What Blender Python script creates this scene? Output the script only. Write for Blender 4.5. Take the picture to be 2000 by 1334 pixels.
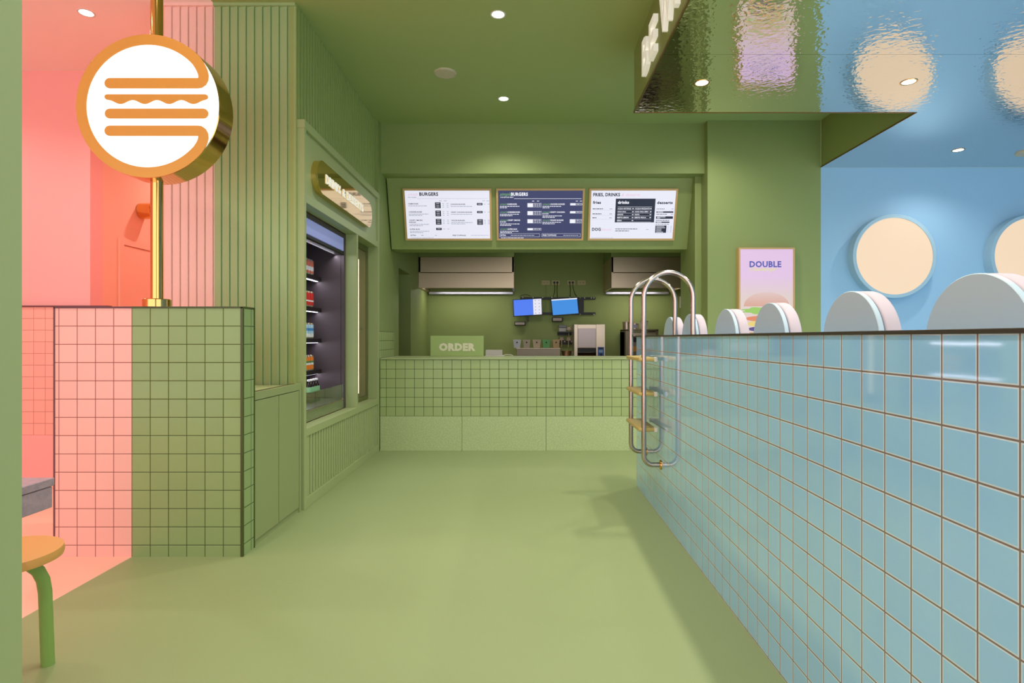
import bpy, bmesh, math, random
from mathutils import Vector, Matrix
random.seed(7)
R = math.radians
for o in list(bpy.data.objects): bpy.data.objects.remove(o)
C = bpy.context.scene.collection
sc = bpy.context.scene

# ------------------------------------------------------------------ camera
CAMZ = 1.197
cam_d = bpy.data.cameras.new('camera'); cam = bpy.data.objects.new('camera', cam_d); C.objects.link(cam)
cam.location = (0, 0, CAMZ); cam.rotation_euler = (R(90), 0, 0)
cam_d.sensor_width = 36; cam_d.lens = 36 * 1139 / 2000
cam_d.shift_x = -22 / 2000; cam_d.shift_y = -7 / 2000
cam_d.clip_start = .05
sc.camera = cam

# ------------------------------------------------------------------ world, exposure
W = bpy.data.worlds.new('daylight'); sc.world = W; W.use_nodes = True
W.node_tree.nodes['Background'].inputs[0].default_value = (.97, .98, 1.0, 1)
W.node_tree.nodes['Background'].inputs[1].default_value = 2.0
sc.view_settings.view_transform = 'Standard'; sc.view_settings.look = 'None'
sc.view_settings.exposure = 0.0; sc.view_settings.gamma = 1.0
try: sc.view_settings.use_curve_mapping = False
except Exception: pass
# daylight comes in through the open shop front behind the camera
pd = bpy.data.lights.new('shop_front_portal', 'AREA'); pd.shape = 'RECTANGLE'; pd.size = 14.3; pd.size_y = 3.45
pd.cycles.is_portal = True
po = bpy.data.objects.new('shop_front_portal', pd); C.objects.link(po)
po.location = (.75, -2.15, 1.75); po.rotation_euler = (R(90), 0, 0)
DOWN_W = 80.0       # watts of a ceiling downlight

# ------------------------------------------------------------------ helpers
def lin(c):
    out = []
    for v in c:
        v = v / 255
        out.append(v / 12.92 if v <= .04045 else ((v + .055) / 1.055) ** 2.4)
    return tuple(out) + (1,)

def mat(name, col, rough=.5, metal=0.0, emit=None, es=0.0, trans=0.0, ior=1.45, spec=.5, coat=0.0, alpha=1.0):
    m = bpy.data.materials.new(name); m.use_nodes = True
    b = m.node_tree.nodes['Principled BSDF']
    b.inputs['Base Color'].default_value = lin(col)
    b.inputs['Roughness'].default_value = rough; b.inputs['Metallic'].default_value = metal
    b.inputs['IOR'].default_value = ior; b.inputs['Specular IOR Level'].default_value = spec
    b.inputs['Transmission Weight'].default_value = trans
    b.inputs['Coat Weight'].default_value = coat; b.inputs['Coat Roughness'].default_value = .05
    if emit:
        if .5 < es < 1.3: b.inputs['Base Color'].default_value = tuple(v*.15 for v in lin(col)[:3]) + (1,)
        b.inputs['Emission Color'].default_value = lin(emit); b.inputs['Emission Strength'].default_value = es
    return m

def N(m, typ, **kw):
    n = m.node_tree.nodes.new(typ)
    for k, v in kw.items(): setattr(n, k, v)
    return n
def L(m, a, b): m.node_tree.links.new(a, b)
def mth(m, op, a, b=None, c=None):
    n = N(m, 'ShaderNodeMath', operation=op)
    for i, v in enumerate((a, b, c)):
        if v is None: continue
        if isinstance(v, (int, float)): n.inputs[i].default_value = v
        else: L(m, v, n.inputs[i])
    return n.outputs[0]
def mixc(m, f, a, b):
    n = N(m, 'ShaderNodeMix', data_type='RGBA')
    if isinstance(f, (int, float)): n.inputs[0].default_value = f
    else: L(m, f, n.inputs[0])
    for i, v in ((6, a), (7, b)):
        if isinstance(v, tuple): n.inputs[i].default_value = v
        else: L(m, v, n.inputs[i])
    return n.outputs[2]
def pos(m):
    g = N(m, 'ShaderNodeNewGeometry'); s = N(m, 'ShaderNodeSeparateXYZ'); L(m, g.outputs['Position'], s.inputs[0])
    return g, s

GREEN = (150, 166, 98); PINK = (255, 160, 140); BLUE = (120, 182, 220)
SPLIT = -2.14

def paint_mat(name, left=PINK, mid=GREEN, right=None, xr=.97, rough=.55, mottle=.03, noise_scale=1.5, bump=0.0, coat=0.0):
    """painted surface whose colour changes at the two world lines where the paint really changes"""
    m = mat(name, mid, rough, coat=coat); b = m.node_tree.nodes['Principled BSDF']
    g, s = pos(m)
    f = mth(m, 'LESS_THAN', s.outputs[0], SPLIT)
    col = mixc(m, f, lin(mid), lin(left))
    if right:
        col = mixc(m, mth(m, 'GREATER_THAN', s.outputs[0], xr), col, lin(right))
    nz = N(m, 'ShaderNodeTexNoise'); nz.inputs['Scale'].default_value = noise_scale; nz.inputs['Detail'].default_value = 3
    L(m, g.outputs['Position'], nz.inputs['Vector'])
    k = mth(m, 'MULTIPLY_ADD', nz.outputs[0], mottle * 2, 1 - mottle)
    hv = N(m, 'ShaderNodeHueSaturation'); L(m, col, hv.inputs['Color']); L(m, k, hv.inputs['Value'])
    L(m, hv.outputs[0], b.inputs['Base Color'])
    if bump:
        bp = N(m, 'ShaderNodeBump'); bp.inputs['Strength'].default_value = bump; bp.inputs['Distance'].default_value = .002
        n2 = N(m, 'ShaderNodeTexNoise'); n2.inputs['Scale'].default_value = 60; L(m, g.outputs['Position'], n2.inputs['Vector'])
        L(m, n2.outputs[0], bp.inputs['Height']); L(m, bp.outputs[0], b.inputs['Normal'])
    return m

def tile_mat(name, ux, uy, z0, pitch, tile, grout, tile2=None, grout2=None, gw=.02, ew=.03, edge=None, rough=.08, var=.05, spec=.5, bumpd=.0015, cloud=0.0, cloudc=None, coat=0.0):
    m = mat(name, tile, rough, spec=spec, ior=1.6, coat=coat); b = m.node_tree.nodes['Principled BSDF']
    g, s = pos(m)
    sn = N(m, 'ShaderNodeSeparateXYZ'); L(m, g.outputs['Normal'], sn.inputs[0])
    useY = mth(m, 'GREATER_THAN', mth(m, 'ABSOLUTE', sn.outputs[0]), .5)
    a = mth(m, 'DIVIDE', mth(m, 'SUBTRACT', s.outputs[0], ux), pitch)
    c = mth(m, 'DIVIDE', mth(m, 'SUBTRACT', s.outputs[1], uy), pitch)
    d = mth(m, 'SUBTRACT', c, a)
    u = mth(m, 'MULTIPLY_ADD', d, useY, a)
    v = mth(m, 'DIVIDE', mth(m, 'SUBTRACT', s.outputs[2], z0), pitch)
    def edged(x):
        f = mth(m, 'FRACT', x)
        return mth(m, 'MINIMUM', f, mth(m, 'SUBTRACT', 1.0, f))
    dist = mth(m, 'MINIMUM', edged(u), edged(v))
    gm = mth(m, 'LESS_THAN', dist, gw)
    mr = N(m, 'ShaderNodeMapRange', interpolation_type='SMOOTHSTEP'); L(m, dist, mr.inputs[0])
    mr.inputs[1].default_value = gw * .7; mr.inputs[2].default_value = gw + ew
    cv = N(m, 'ShaderNodeCombineXYZ'); L(m, mth(m, 'FLOOR', u), cv.inputs[0]); L(m, mth(m, 'FLOOR', v), cv.inputs[1])
    wn = N(m, 'ShaderNodeTexWhiteNoise'); L(m, cv.outputs[0], wn.inputs['Vector'])
    tc = lin(tile); gc = lin(grout)
    if tile2:
        f = mth(m, 'LESS_THAN', s.outputs[0], SPLIT)
        tc = mixc(m, f, tc, lin(tile2)); gc = mixc(m, f, gc, lin(grout2))
    if cloud:
        cn = N(m, 'ShaderNodeTexNoise'); cn.inputs['Scale'].default_value = 9; L(m, g.outputs['Position'], cn.inputs['Vector'])
        tc = mixc(m, mth(m, 'MULTIPLY', cn.outputs[0], cloud), tc, lin(cloudc))
    hv = N(m, 'ShaderNodeHueSaturation')
    if isinstance(tc, tuple): hv.inputs['Color'].default_value = tc
    else: L(m, tc, hv.inputs['Color'])
    L(m, mth(m, 'MULTIPLY_ADD', wn.outputs[0], var * 2, 1 - var), hv.inputs['Value'])
    col = hv.outputs[0]
    if edge:
        em = mth(m, 'LESS_THAN', dist, gw + ew)
        col = mixc(m, mth(m, 'MULTIPLY', em, .8), col, lin(edge))
    col = mixc(m, gm, col, gc)
    L(m, col, b.inputs['Base Color'])
    L(m, mth(m, 'MULTIPLY_ADD', gm, .6, rough), b.inputs['Roughness'])
    nz = N(m, 'ShaderNodeTexNoise'); nz.inputs['Scale'].default_value = 7; L(m, g.outputs['Position'], nz.inputs['Vector'])
    hgt = mth(m, 'ADD', mr.outputs[0], mth(m, 'MULTIPLY', nz.outputs[0], .5))
    bp = N(m, 'ShaderNodeBump'); bp.inputs['Strength'].default_value = .6; bp.inputs['Distance'].default_value = bumpd
    L(m, hgt, bp.inputs['Height']); L(m, bp.outputs[0], b.inputs['Normal'])
    return m

class MB:
    def __init__(s): s.bm = bmesh.new(); s.mi = 0
    def _fin(s, faces):
        for f in faces: f.material_index = s.mi
    def box(s, x0, x1, y0, y1, z0, z1, bev=0.0, M=None, seg=1):
        vs = [s.bm.verts.new((x, y, z)) for x in (x0, x1) for y in (y0, y1) for z in (z0, z1)]
        idx = [(0,1,3,2),(4,6,7,5),(0,4,5,1),(2,3,7,6),(0,2,6,4),(1,5,7,3)]
        fs = [s.bm.faces.new([vs[i] for i in q]) for q in idx]
        s._fin(fs)
        bmesh.ops.recalc_face_normals(s.bm, faces=fs)
        allv = vs
        if bev:
            es = list({e for f in fs for e in f.edges})
            r = bmesh.ops.bevel(s.bm, geom=es, offset=bev, segments=seg, affect='EDGES', profile=.5)
            allv = list({v for f in r['faces'] for v in f.verts} | {v for v in vs if v.is_valid})
            s._fin(r['faces'])
        if M is not None: bmesh.ops.transform(s.bm, matrix=M, verts=[v for v in allv if v.is_valid])
        return s
    def prism(s, poly, M, d0, d1, bev=0.0, seg=2):
        """2-D polygon in the plane of M (x,y), extruded along its z from d0 to d1"""
        lo = [s.bm.verts.new(M @ Vector((p[0], p[1], d0))) for p in poly]
        hi = [s.bm.verts.new(M @ Vector((p[0], p[1], d1))) for p in poly]
        n = len(poly); fs = [s.bm.faces.new(lo[::-1]), s.bm.faces.new(hi)]
        for i in range(n): fs.append(s.bm.faces.new((lo[i], lo[(i+1)%n], hi[(i+1)%n], hi[i])))
        s._fin(fs); bmesh.ops.recalc_face_normals(s.bm, faces=fs)
        if bev:
            es = list(fs[0].edges) + list(fs[1].edges)
            r = bmesh.ops.bevel(s.bm, geom=es, offset=bev, segments=seg, affect='EDGES', profile=.5); s._fin(r['faces'])
        return s
    def stroke(s, path, w, M, d0, d1):
        P = [Vector(p) for p in path]; n = len(P); fs = []
        def V(p, d): return s.bm.verts.new(M @ Vector((p.x, p.y, d)))
        rows = []
        for i, p in enumerate(P):
            t = (P[min(i+1,n-1)] - P[max(i-1,0)]).normalized(); q = Vector((-t.y, t.x))*w/2
            rows.append((V(p+q, d0), V(p+q, d1), V(p-q, d1), V(p-q, d0), p, q))
        for a, b in zip(rows, rows[1:]):
            for j in range(4): fs.append(s.bm.faces.new((a[j], b[j], b[(j+1)%4], a[(j+1)%4])))
        for r, sg in ((rows[0], 1), (rows[-1], -1)):
            p, q = r[4], r[5]; hi, lo = [r[1]], [r[0]]
            for k in range(1, 10):
                a = sg*math.pi*k/10; c, sn = math.cos(a), math.sin(a); v = Vector((q.x*c - q.y*sn, q.x*sn + q.y*c))
                hi.append(V(p+v, d1)); lo.append(V(p+v, d0))
            hi.append(r[2]); lo.append(r[3]); fs.append(s.bm.faces.new(hi)); fs.append(s.bm.faces.new(lo))
            for k in range(10): fs.append(s.bm.faces.new((hi[k], hi[k+1], lo[k+1], lo[k])))
        s._fin(fs); bmesh.ops.recalc_face_normals(s.bm, faces=fs)
        return s
    def lathe(s, prof, M, seg=32):
        """profile (r, z) around the z axis of M"""
        rings = []
        for r, z in prof:
            if r < 1e-6: rings.append([s.bm.verts.new(M @ Vector((0, 0, z)))])
            else: rings.append([s.bm.verts.new(M @ Vector((r*math.cos(2*math.pi*k/seg), r*math.sin(2*math.pi*k/seg), z))) for k in range(seg)])
        fs = []
        for a, b in zip(rings, rings[1:]):
            for k in range(seg):
                k2 = (k+1) % seg
                if len(a) == 1 and len(b) == 1: continue
                if len(a) == 1: fs.append(s.bm.faces.new((a[0], b[k], b[k2])))
                elif len(b) == 1: fs.append(s.bm.faces.new((a[k], a[k2], b[0])))
                else: fs.append(s.bm.faces.new((a[k], a[k2], b[k2], b[k])))
        s._fin(fs); bmesh.ops.recalc_face_normals(s.bm, faces=fs)
        return s
    def tube(s, pts, r, seg=12, caps=True, sy=1.0):
        pts = [Vector(p) for p in pts]; rings = []; up = None
        for i, p in enumerate(pts):
            t = (pts[min(i+1, len(pts)-1)] - pts[max(i-1, 0)]).normalized()
            if up is None:
                up = t.orthogonal().normalized() if abs(t.z) < .9 else Vector((0, 1, 0)).cross(t).normalized()
            up = (up - t * up.dot(t)).normalized(); sd = t.cross(up)
            rr = r[i] if isinstance(r, (list, tuple)) else r
            rings.append([s.bm.verts.new(p + up*rr*math.cos(2*math.pi*k/seg) + sd*rr*sy*math.sin(2*math.pi*k/seg)) for k in range(seg)])
        fs = []
        for a, b in zip(rings, rings[1:]):
            for k in range(seg): fs.append(s.bm.faces.new((a[k], a[(k+1)%seg], b[(k+1)%seg], b[k])))
        if caps: fs.append(s.bm.faces.new(rings[0][::-1])); fs.append(s.bm.faces.new(rings[-1]))
        s._fin(fs); bmesh.ops.recalc_face_normals(s.bm, faces=fs)
        return s
    def text(s, body, M, h, width=None, bold=.0, ext=.001, align='LEFT', shear=0.0, lift=0.0):
        cu = bpy.data.curves.new('lettering', 'FONT'); cu.body = body; cu.size = 1; cu.offset = bold; cu.resolution_u = 2
        cu.shear = shear; cu.space_character = 1.0 + bold*2
        ob = bpy.data.objects.new('lettering', cu)
        me = bpy.data.meshes.new_from_object(ob)
        if not me.vertices: return s
        xs = [v.co.x for v in me.vertices]; x0, x1 = min(xs), max(xs)
        k = h / .70; kx = k
        if width: kx = width / (x1 - x0)
        off = {'LEFT': 0, 'CENTER': (x1-x0)*kx/2, 'RIGHT': (x1-x0)*kx}[align]
        tb = bmesh.new(); tb.from_mesh(me)
        if ext:
            r = bmesh.ops.extrude_face_region(tb, geom=list(tb.faces)[:])
            for v in [g for g in r['geom'] if isinstance(g, bmesh.types.BMVert)]: v.co.z += ext / k
        for v in tb.verts:
            v.co = M @ Vector(((v.co.x - x0)*kx - off, v.co.y*k, v.co.z*k + lift))
        bmesh.ops.recalc_face_normals(tb, faces=tb.faces)
        m2 = bpy.data.meshes.new('tmp'); tb.to_mesh(m2); tb.free()
        nf = len(s.bm.faces); s.bm.from_mesh(m2)
        s.bm.faces.ensure_lookup_table()
        for f in s.bm.faces[nf:]: f.material_index = s.mi
        bpy.data.meshes.remove(m2); bpy.data.meshes.remove(me); bpy.data.objects.remove(ob); bpy.data.curves.remove(cu)
        return s
    def build(s, name, m, parent=None, ang=35):
        me = bpy.data.meshes.new(name); s.bm.to_mesh(me); s.bm.free()
        for p in me.polygons: p.use_smooth = True
        me.set_sharp_from_angle(angle=R(ang))
        for mm in (m if isinstance(m, (list, tuple)) else [m]): me.materials.append(mm)
        o = bpy.data.objects.new(name, me); C.objects.link(o)
        if parent:
            o.parent = parent
            bpy.context.view_layer.update()
            root = parent
            o.matrix_parent_inverse = parent.matrix_world.inverted()
        return o

def tag(o, label, cat, group=None):
    o['label'] = label; o['category'] = cat
    if group: o['group'] = group
    return o
def struct(o, label=None):
    o['kind'] = 'structure'
    if label: o['label'] = label
    return o
def thing(name, label, cat, loc=(0,0,0), group=None):
    o = bpy.data.objects.new(name, None); C.objects.link(o); o.location = loc; o.empty_display_size = .1
    bpy.context.view_layer.update()
    return tag(o, label, cat, group)
def copy_tree(o, parent=None, delta=None):
    c = o.copy(); C.objects.link(c)
    if parent:
        mi = o.matrix_parent_inverse.copy(); c.parent = parent; c.matrix_parent_inverse = mi
    if delta is not None: c.location = o.location + Vector(delta)
    for ch in o.children: copy_tree(ch, c)
    return c
def plane(o, u, v):
    u = Vector(u).normalized(); v = Vector(v).normalized(); n = u.cross(v)
    M = Matrix.Identity(4)
    for i in range(3): M[i][0] = u[i]; M[i][1] = v[i]; M[i][2] = n[i]; M[i][3] = o[i]
    return M
def faceY(x, y, z): return plane((x, y, z), (1,0,0), (0,0,1))      # faces the camera
def faceX(x, y, z): return plane((x, y, z), (0,1,0), (0,0,1))      # faces +x
def faceXn(x, y, z): return plane((x, y, z), (0,-1,0), (0,0,1))    # faces -x
def up(x, y, z): return Matrix.Translation((x, y, z))
def circ(r, n=48, cx=0, cy=0, a0=0, a1=360):
    full = abs(a1-a0) >= 360
    return [(cx + r*math.cos(R(a0+(a1-a0)*k/(n if full else n-1))), cy + r*math.sin(R(a0+(a1-a0)*k/(n if full else n-1)))) for k in range(n)]
def rect(x0, x1, y0, y1): return [(x0,y0),(x1,y0),(x1,y1),(x0,y1)]
def ribbon(path, w):
    """outline of a stroke with round ends along a 2-D path"""
    P = [Vector(p) for p in path]; lf, rt = [], []
    for i, p in enumerate(P):
        t = (P[min(i+1,len(P)-1)] - P[max(i-1,0)]).normalized(); n = Vector((-t.y, t.x))
        lf.append(p + n*w/2); rt.append(p - n*w/2)
    def cap(p, t, n0):
        a0 = math.atan2(n0.y, n0.x)
        return [(p.x + w/2*math.cos(a0 - math.pi*k/8), p.y + w/2*math.sin(a0 - math.pi*k/8)) for k in range(1, 8)]
    t1 = (P[-1]-P[-2]).normalized(); e1 = cap(P[-1], t1, Vector((-t1.y, t1.x)))
    t0 = (P[0]-P[1]).normalized(); e0 = cap(P[0], t0, Vector((-t0.y, t0.x)))
    return [tuple(v) for v in lf] + e1 + [tuple(v) for v in rt[::-1]] + e0

# ------------------------------------------------------------------ materials
M_floor = paint_mat('painted_resin_floor', mid=(150, 162, 110), left=(255, 192, 168), right=None, rough=.46, mottle=.03, noise_scale=1.2)
M_ceil = paint_mat('ceiling_paint', rough=.7, mottle=.01, mid=(168, 180, 112), left=(255, 232, 226), right=None)
M_split = paint_mat('joinery_paint', rough=.5, mottle=.01, mid=(166, 188, 132), left=(255, 206, 194))
M_splits = paint_mat('side_joinery_paint', rough=.5, mottle=.01, mid=(160, 173, 104))
M_green = mat('green_wall_paint', (148, 161, 96), .6)
M_greenj = mat('green_joinery_paint', (170, 180, 124), .42)
M_greend = mat('green_gap_paint', (70, 82, 40), .7)
M_pink = mat('pink_wall_paint', (255, 180, 174), .6)
M_coral = mat('coral_wall_paint', (255, 188, 162), .6)
M_blue = mat('blue_wall_paint', (160, 200, 228), .6)
M_bluel = mat('pale_blue_lacquer', (188, 206, 212), .4)
M_rim = mat('lamp_rim_blue', (168, 200, 216), .4)
M_cush = mat('pale_cushion', (200, 184, 188), .75)
M_cushg = mat('cushion_groove', (120, 124, 135), .8)
M_gold = mat('polished_brass', (224, 178, 106), .12, 1.0)
M_gold2 = mat('amber_sign_face', (206, 146, 66), .25, .3, emit=(222, 150, 60), es=.08)
M_white_e = mat('lit_white_acrylic', (255, 255, 255), .3, emit=(255, 253, 246), es=1.25)
M_lamp_e = mat('warm_lamp_diffuser', (250, 225, 200), .5, emit=(254, 224, 190), es=.84)
M_down_e = mat('downlight_lens', (255, 255, 250), .3, emit=(255, 250, 238), es=14)
M_downw_e = mat('warm_downlight_lens', (255, 240, 225), .3, emit=(255, 226, 200), es=10)
M_led = mat('led_strip', (255, 240, 225), .3, emit=(255, 238, 222), es=2.5)
M_ledc = mat('cool_led_strip', (255, 255, 255), .3, emit=(235, 232, 255), es=3.0)
M_steel = mat('brushed_steel', (206, 186, 166), .36, 1.0)
M_steeld = mat('worn_steel', (150, 135, 120), .4, .9)
M_chrome = mat('polished_tube_steel', (196, 180, 170), .2, 1.0)
M_tread = mat('yellowed_tread', (196, 170, 100), .4, .1)
M_black = mat('black_plastic', (14, 15, 17), .4)
M_dark = mat('dark_trim', (58, 52, 44), .4)
M_dgreen = mat('dark_green_trim', (72, 80, 32), .4)
M_dred = mat('dark_plum_trim', (112, 66, 70), .4)
M_fridge = mat('fridge_lining', (84, 72, 76), .42)
M_shelf = mat('black_shelf', (34, 26, 26), .4)
M_fhead = mat('fridge_header_panel', (120, 128, 165), .35, emit=(150, 160, 225), es=.4)
M_wood = mat('light_oak_frame', (218, 176, 118), .5)
M_woods = mat('stool_seat_wood', (232, 166, 92), .45)
M_stone = mat('mauve_stone', (158, 136, 140), .6)
M_white = mat('white_plastic', (225, 215, 205), .45)
M_cream = mat('cream_letter', (236, 228, 196), .5)
M_letw = mat('white_letter_added_glow', (250, 246, 238), .45, emit=(250, 244, 230), es=.35)  # small glow added to make the dim raised letters read white
M_legg = mat('stool_leg_green', (142, 172, 88), .4)
M_navy_t = mat('menu_ink', (52, 56, 84), .6)
M_screen_w = mat('menu_white', (240, 240, 252), .4, emit=(238, 238, 253), es=.86)
M_screen_n = mat('menu_navy', (58, 62, 102), .4, emit=(62, 66, 108), es=.85)
M_txt_w = mat('menu_text_white', (245, 245, 255), .4, emit=(245, 245, 255), es=.9)
M_txt_k = mat('menu_text_ink', (40, 44, 70), .5)
M_txt_g = mat('menu_text_grey', (150, 152, 176), .5, emit=(150, 152, 180), es=.5)
M_txt_p = mat('menu_text_pink', (245, 205, 225), .5, emit=(245, 205, 228), es=.8)
M_txt_gr = mat('menu_text_green', (130, 190, 130), .5, emit=(140, 200, 140), es=.6)
M_mon1 = mat('screen_blue', (70, 120, 240), .3, emit=(72, 122, 244), es=.9)
M_mon2 = mat('screen_azure', (52, 140, 225), .3, emit=(50, 140, 226), es=.9)
M_lilac = mat('poster_lilac', (236, 204, 240), .4, emit=(236, 204, 242), es=.8)
M_ink_b = mat('poster_blue', (96, 104, 200), .4, emit=(96, 104, 200), es=.6)
M_ink_y = mat('poster_yellow', (228, 226, 160), .4, emit=(230, 228, 160), es=.8)
M_lett = mat('lettuce_green', (170, 220, 110), .5, emit=(170, 220, 110), es=.7)
M_tom = mat('tomato_orange', (246, 150, 110), .5, emit=(246, 150, 110), es=.7)
M_chee = mat('cheese_yellow', (248, 222, 130), .5, emit=(248, 222, 130), es=.75)
M_hair = mat('joint_line', (90, 104, 56), .7)

def grad_mat(name, base, z0, z1, top, ext=(0,0)):
    m = mat(name, base, .4); b = m.node_tree.nodes['Principled BSDF']; g, s = pos(m)
    mr = N(m, 'ShaderNodeMapRange'); L(m, s.outputs[2], mr.inputs[0]); mr.inputs[1].default_value = z0; mr.inputs[2].default_value = z1
    nz = N(m, 'ShaderNodeTexNoise'); nz.inputs['Scale'].default_value = 9; L(m, g.outputs['Position'], nz.inputs['Vector'])
    c = mixc(m, mr.outputs[0], lin(base), lin(top)); b.inputs['Base Color'].default_value = tuple(v*.15 for v in lin(base)[:3]) + (1,); L(m, c, b.inputs['Emission Color'])
    b.inputs['Emission Strength'].default_value = .8
    return m
M_poster = grad_mat('poster_print', (232, 212, 206), 1.62, 1.86, (236, 200, 240))

def speckle(name, col, dark, scale=90, amount=.5, rough=.5):
    m = mat(name, col, rough); b = m.node_tree.nodes['Principled BSDF']; g, s = pos(m)
    nz = N(m, 'ShaderNodeTexNoise'); nz.inputs['Scale'].default_value = scale; nz.inputs['Detail'].default_value = 4; nz.inputs['Roughness'].default_value = .8
    L(m, g.outputs['Position'], nz.inputs['Vector'])
    mr = N(m, 'ShaderNodeMapRange'); L(m, nz.outputs[0], mr.inputs[0]); mr.inputs[1].default_value = .35; mr.inputs[2].default_value = .65
    L(m, mixc(m, mth(m, 'MULTIPLY', mr.outputs[0], amount), lin(col), lin(dark)), b.inputs['Base Color'])
    return m
M_terr = speckle('green_terrazzo', (204, 214, 160), (168, 182, 122), 75, .8)
M_stone = speckle('mauve_stone', (186, 156, 166), (154, 130, 140), 40, .7)

def mirror_mat():
    m = mat('hammered_mirror', (240, 242, 240), .045, 1.0); b = m.node_tree.nodes['Principled BSDF']; g, s = pos(m)
    n1 = N(m, 'ShaderNodeTexNoise'); n1.inputs['Scale'].default_value = 26; n1.inputs['Detail'].default_value = 1.5
    n1.inputs['Distortion'].default_value = .6
    L(m, g.outputs['Position'], n1.inputs['Vector'])
    n2 = N(m, 'ShaderNodeTexVoronoi', feature='SMOOTH_F1'); n2.inputs['Scale'].default_value = 34; L(m, g.outputs['Position'], n2.inputs['Vector'])
    h = mth(m, 'ADD', n1.outputs[0], mth(m, 'MULTIPLY', n2.outputs[0], .35))
    # sheet joints
    f = mth(m, 'ABSOLUTE', mth(m, 'SUBTRACT', s.outputs[1], 3.73)); jm = mth(m, 'LESS_THAN', f, .003)
    bp = N(m, 'ShaderNodeBump'); bp.inputs['Strength'].default_value = .5; bp.inputs['Distance'].default_value = .0026
    L(m, h, bp.inputs['Height']); L(m, bp.outputs[0], b.inputs['Normal'])
    L(m, mixc(m, jm, lin((222, 222, 218)), lin((175, 176, 168))), b.inputs['Base Color'])
    return m
M_mirror = mirror_mat()

TG = (150, 170, 112)
M_tile_div = tile_mat('divider_tiles', -2.2405+.1*0, 3.19, 1.365-.0035, .0999, TG, (70, 82, 36), tile2=(255, 190, 178), grout2=(150, 84, 76), gw=.018, var=.03, spec=.2, rough=.16)
M_tile_cnt = tile_mat('counter_tiles', -1.455, 6.19, .366, .0998, (174, 188, 128), (60, 72, 28), gw=.02, var=.035, spec=.2, rough=.16)
M_tile_pk = tile_mat('pink_room_tiles', -3.9, 5.0, 1.463, .1, (252, 184, 168), (196, 128, 112), gw=.02, var=.03, rough=.2)
M_tile_bl = tile_mat('pool_blue_tiles', .913, 1.0718, 1.2075, .1003, (150, 206, 255), (122, 104, 98), gw=.021, ew=.03, edge=(222, 232, 240), var=.03, rough=.06, spec=.6, cloud=.55, cloudc=(166, 222, 240), bumpd=.0006, coat=1.0)

# ================================================================== SETTING
H = 3.51; HM = 3.01
mb = MB(); mb.box(-6.5, 8.0, -2.2, 9.6, -.1, 0); struct(mb.build('floor', M_floor))
mb = MB(); mb.box(1.03, 8.0, -2.2, 4.70, .0, .004); mb.box(3.17, 8.0, 4.70, 6.2, .0, .004); struct(mb.build('floor', mat('blue_floor_paint', (160, 205, 225), .4)))
mb = MB(); mb.box(-6.5, 8.2, -2.2, 9.6, H, H+.1); struct(mb.build('ceiling', M_ceil))
# lowered mirror ceiling on the right : body painted green, hammered mirror sheet underneath
MX0 = .893
mb = MB()
mb.box(MX0, 8.0, -2.2, 4.69, HM+.004, H); mb.box(3.165, 8.0, 4.69, 6.2, HM+.004, H)
mb.mi = 1; mb.box(MX0+.004, 8.0, -2.2, 4.686, HM, HM+.004); mb.box(3.169, 8.0, 4.686, 6.2, HM, HM+.004)
mb.mi = 2
mb.box(MX0-.006, MX0, -2.2, 4.694, HM-.003, HM+.014); mb.box(MX0-.006, 3.165, 4.69, 4.697, HM-.003, HM+.006); mb.box(3.159, 3.165, 4.69, 6.2, HM-.003, HM+.008)
ol = struct(mb.build('ceiling', [M_green, M_mirror, mat('bronze_edge', (140, 100, 50), .3, .8)]), 'lowered ceiling with hammered mirror underside')
# walls
mb = MB(); mb.box(1.96, 3.163, 6.2, 7.09, 0, H); struct(mb.build('wall_column', M_green))
mb = MB(); mb.box(3.163, 8.0, 6.2, 6.4, 0, HM-.001); struct(mb.build('wall_blue_back', M_blue))
mb = MB(); mb.box(8.0, 8.15, -2.2, 6.4, 0, H); struct(mb.build('wall_right_end', M_blue))
mb = MB(); mb.box(-6.65, -6.5, -2.2, 5.1, 0, H); struct(mb.build('wall_left_end', M_pink))
mb = MB(); mb.box(-6.5, -3.75, 5.05, 5.2, 0, H); struct(mb.build('wall_pink_back', M_pink))
# low tiled wall in the pink room
mb = MB(); mb.box(-6.5, -3.56, 5.0, 5.05, .363, 1.463)
mb.mi = 1; mb.box(-6.5, -3.56, 4.995, 5.05, 0, .363); mb.mi = 2; mb.box(-6.5, -3.56, 4.99, 5.05, 1.463, 1.474)
struct(mb.build('trim_1', [M_tile_pk, M_pink, M_dred]))
# coral corridor wall with its door, corridor end
mb = MB(); mb.box(-3.9, -3.75, 5.2, 7.6, 0, H); struct(mb.build('wall_coral', M_coral))
mb = MB(); mb.box(-3.9, -2.49, 7.6, 7.75, 0, H); struct(mb.build('wall_corridor_end', M_coral))
mb = MB(); mb.box(-3.75, -3.735, 5.40, 5.46, 0, 2.13); mb.box(-3.75, -3.735, 6.34, 6.40, 0, 2.13); mb.box(-3.75, -3.735, 5.46, 6.34, 2.07, 2.13)
fr = struct(mb.build('door_1', M_coral), 'coral painted door')
mb = MB(); mb.box(-3.75, -3.742, 5.465, 6.335, .01, 2.062); dl = mb.build('door_leaf', M_coral, fr)
mb = MB(); mb.tube([(-3.742, 6.25, 1.0), (-3.70, 6.25, 1.0), (-3.70, 6.13, 1.0)], .009); mb.build('door_handle', M_gold, fr)

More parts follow.
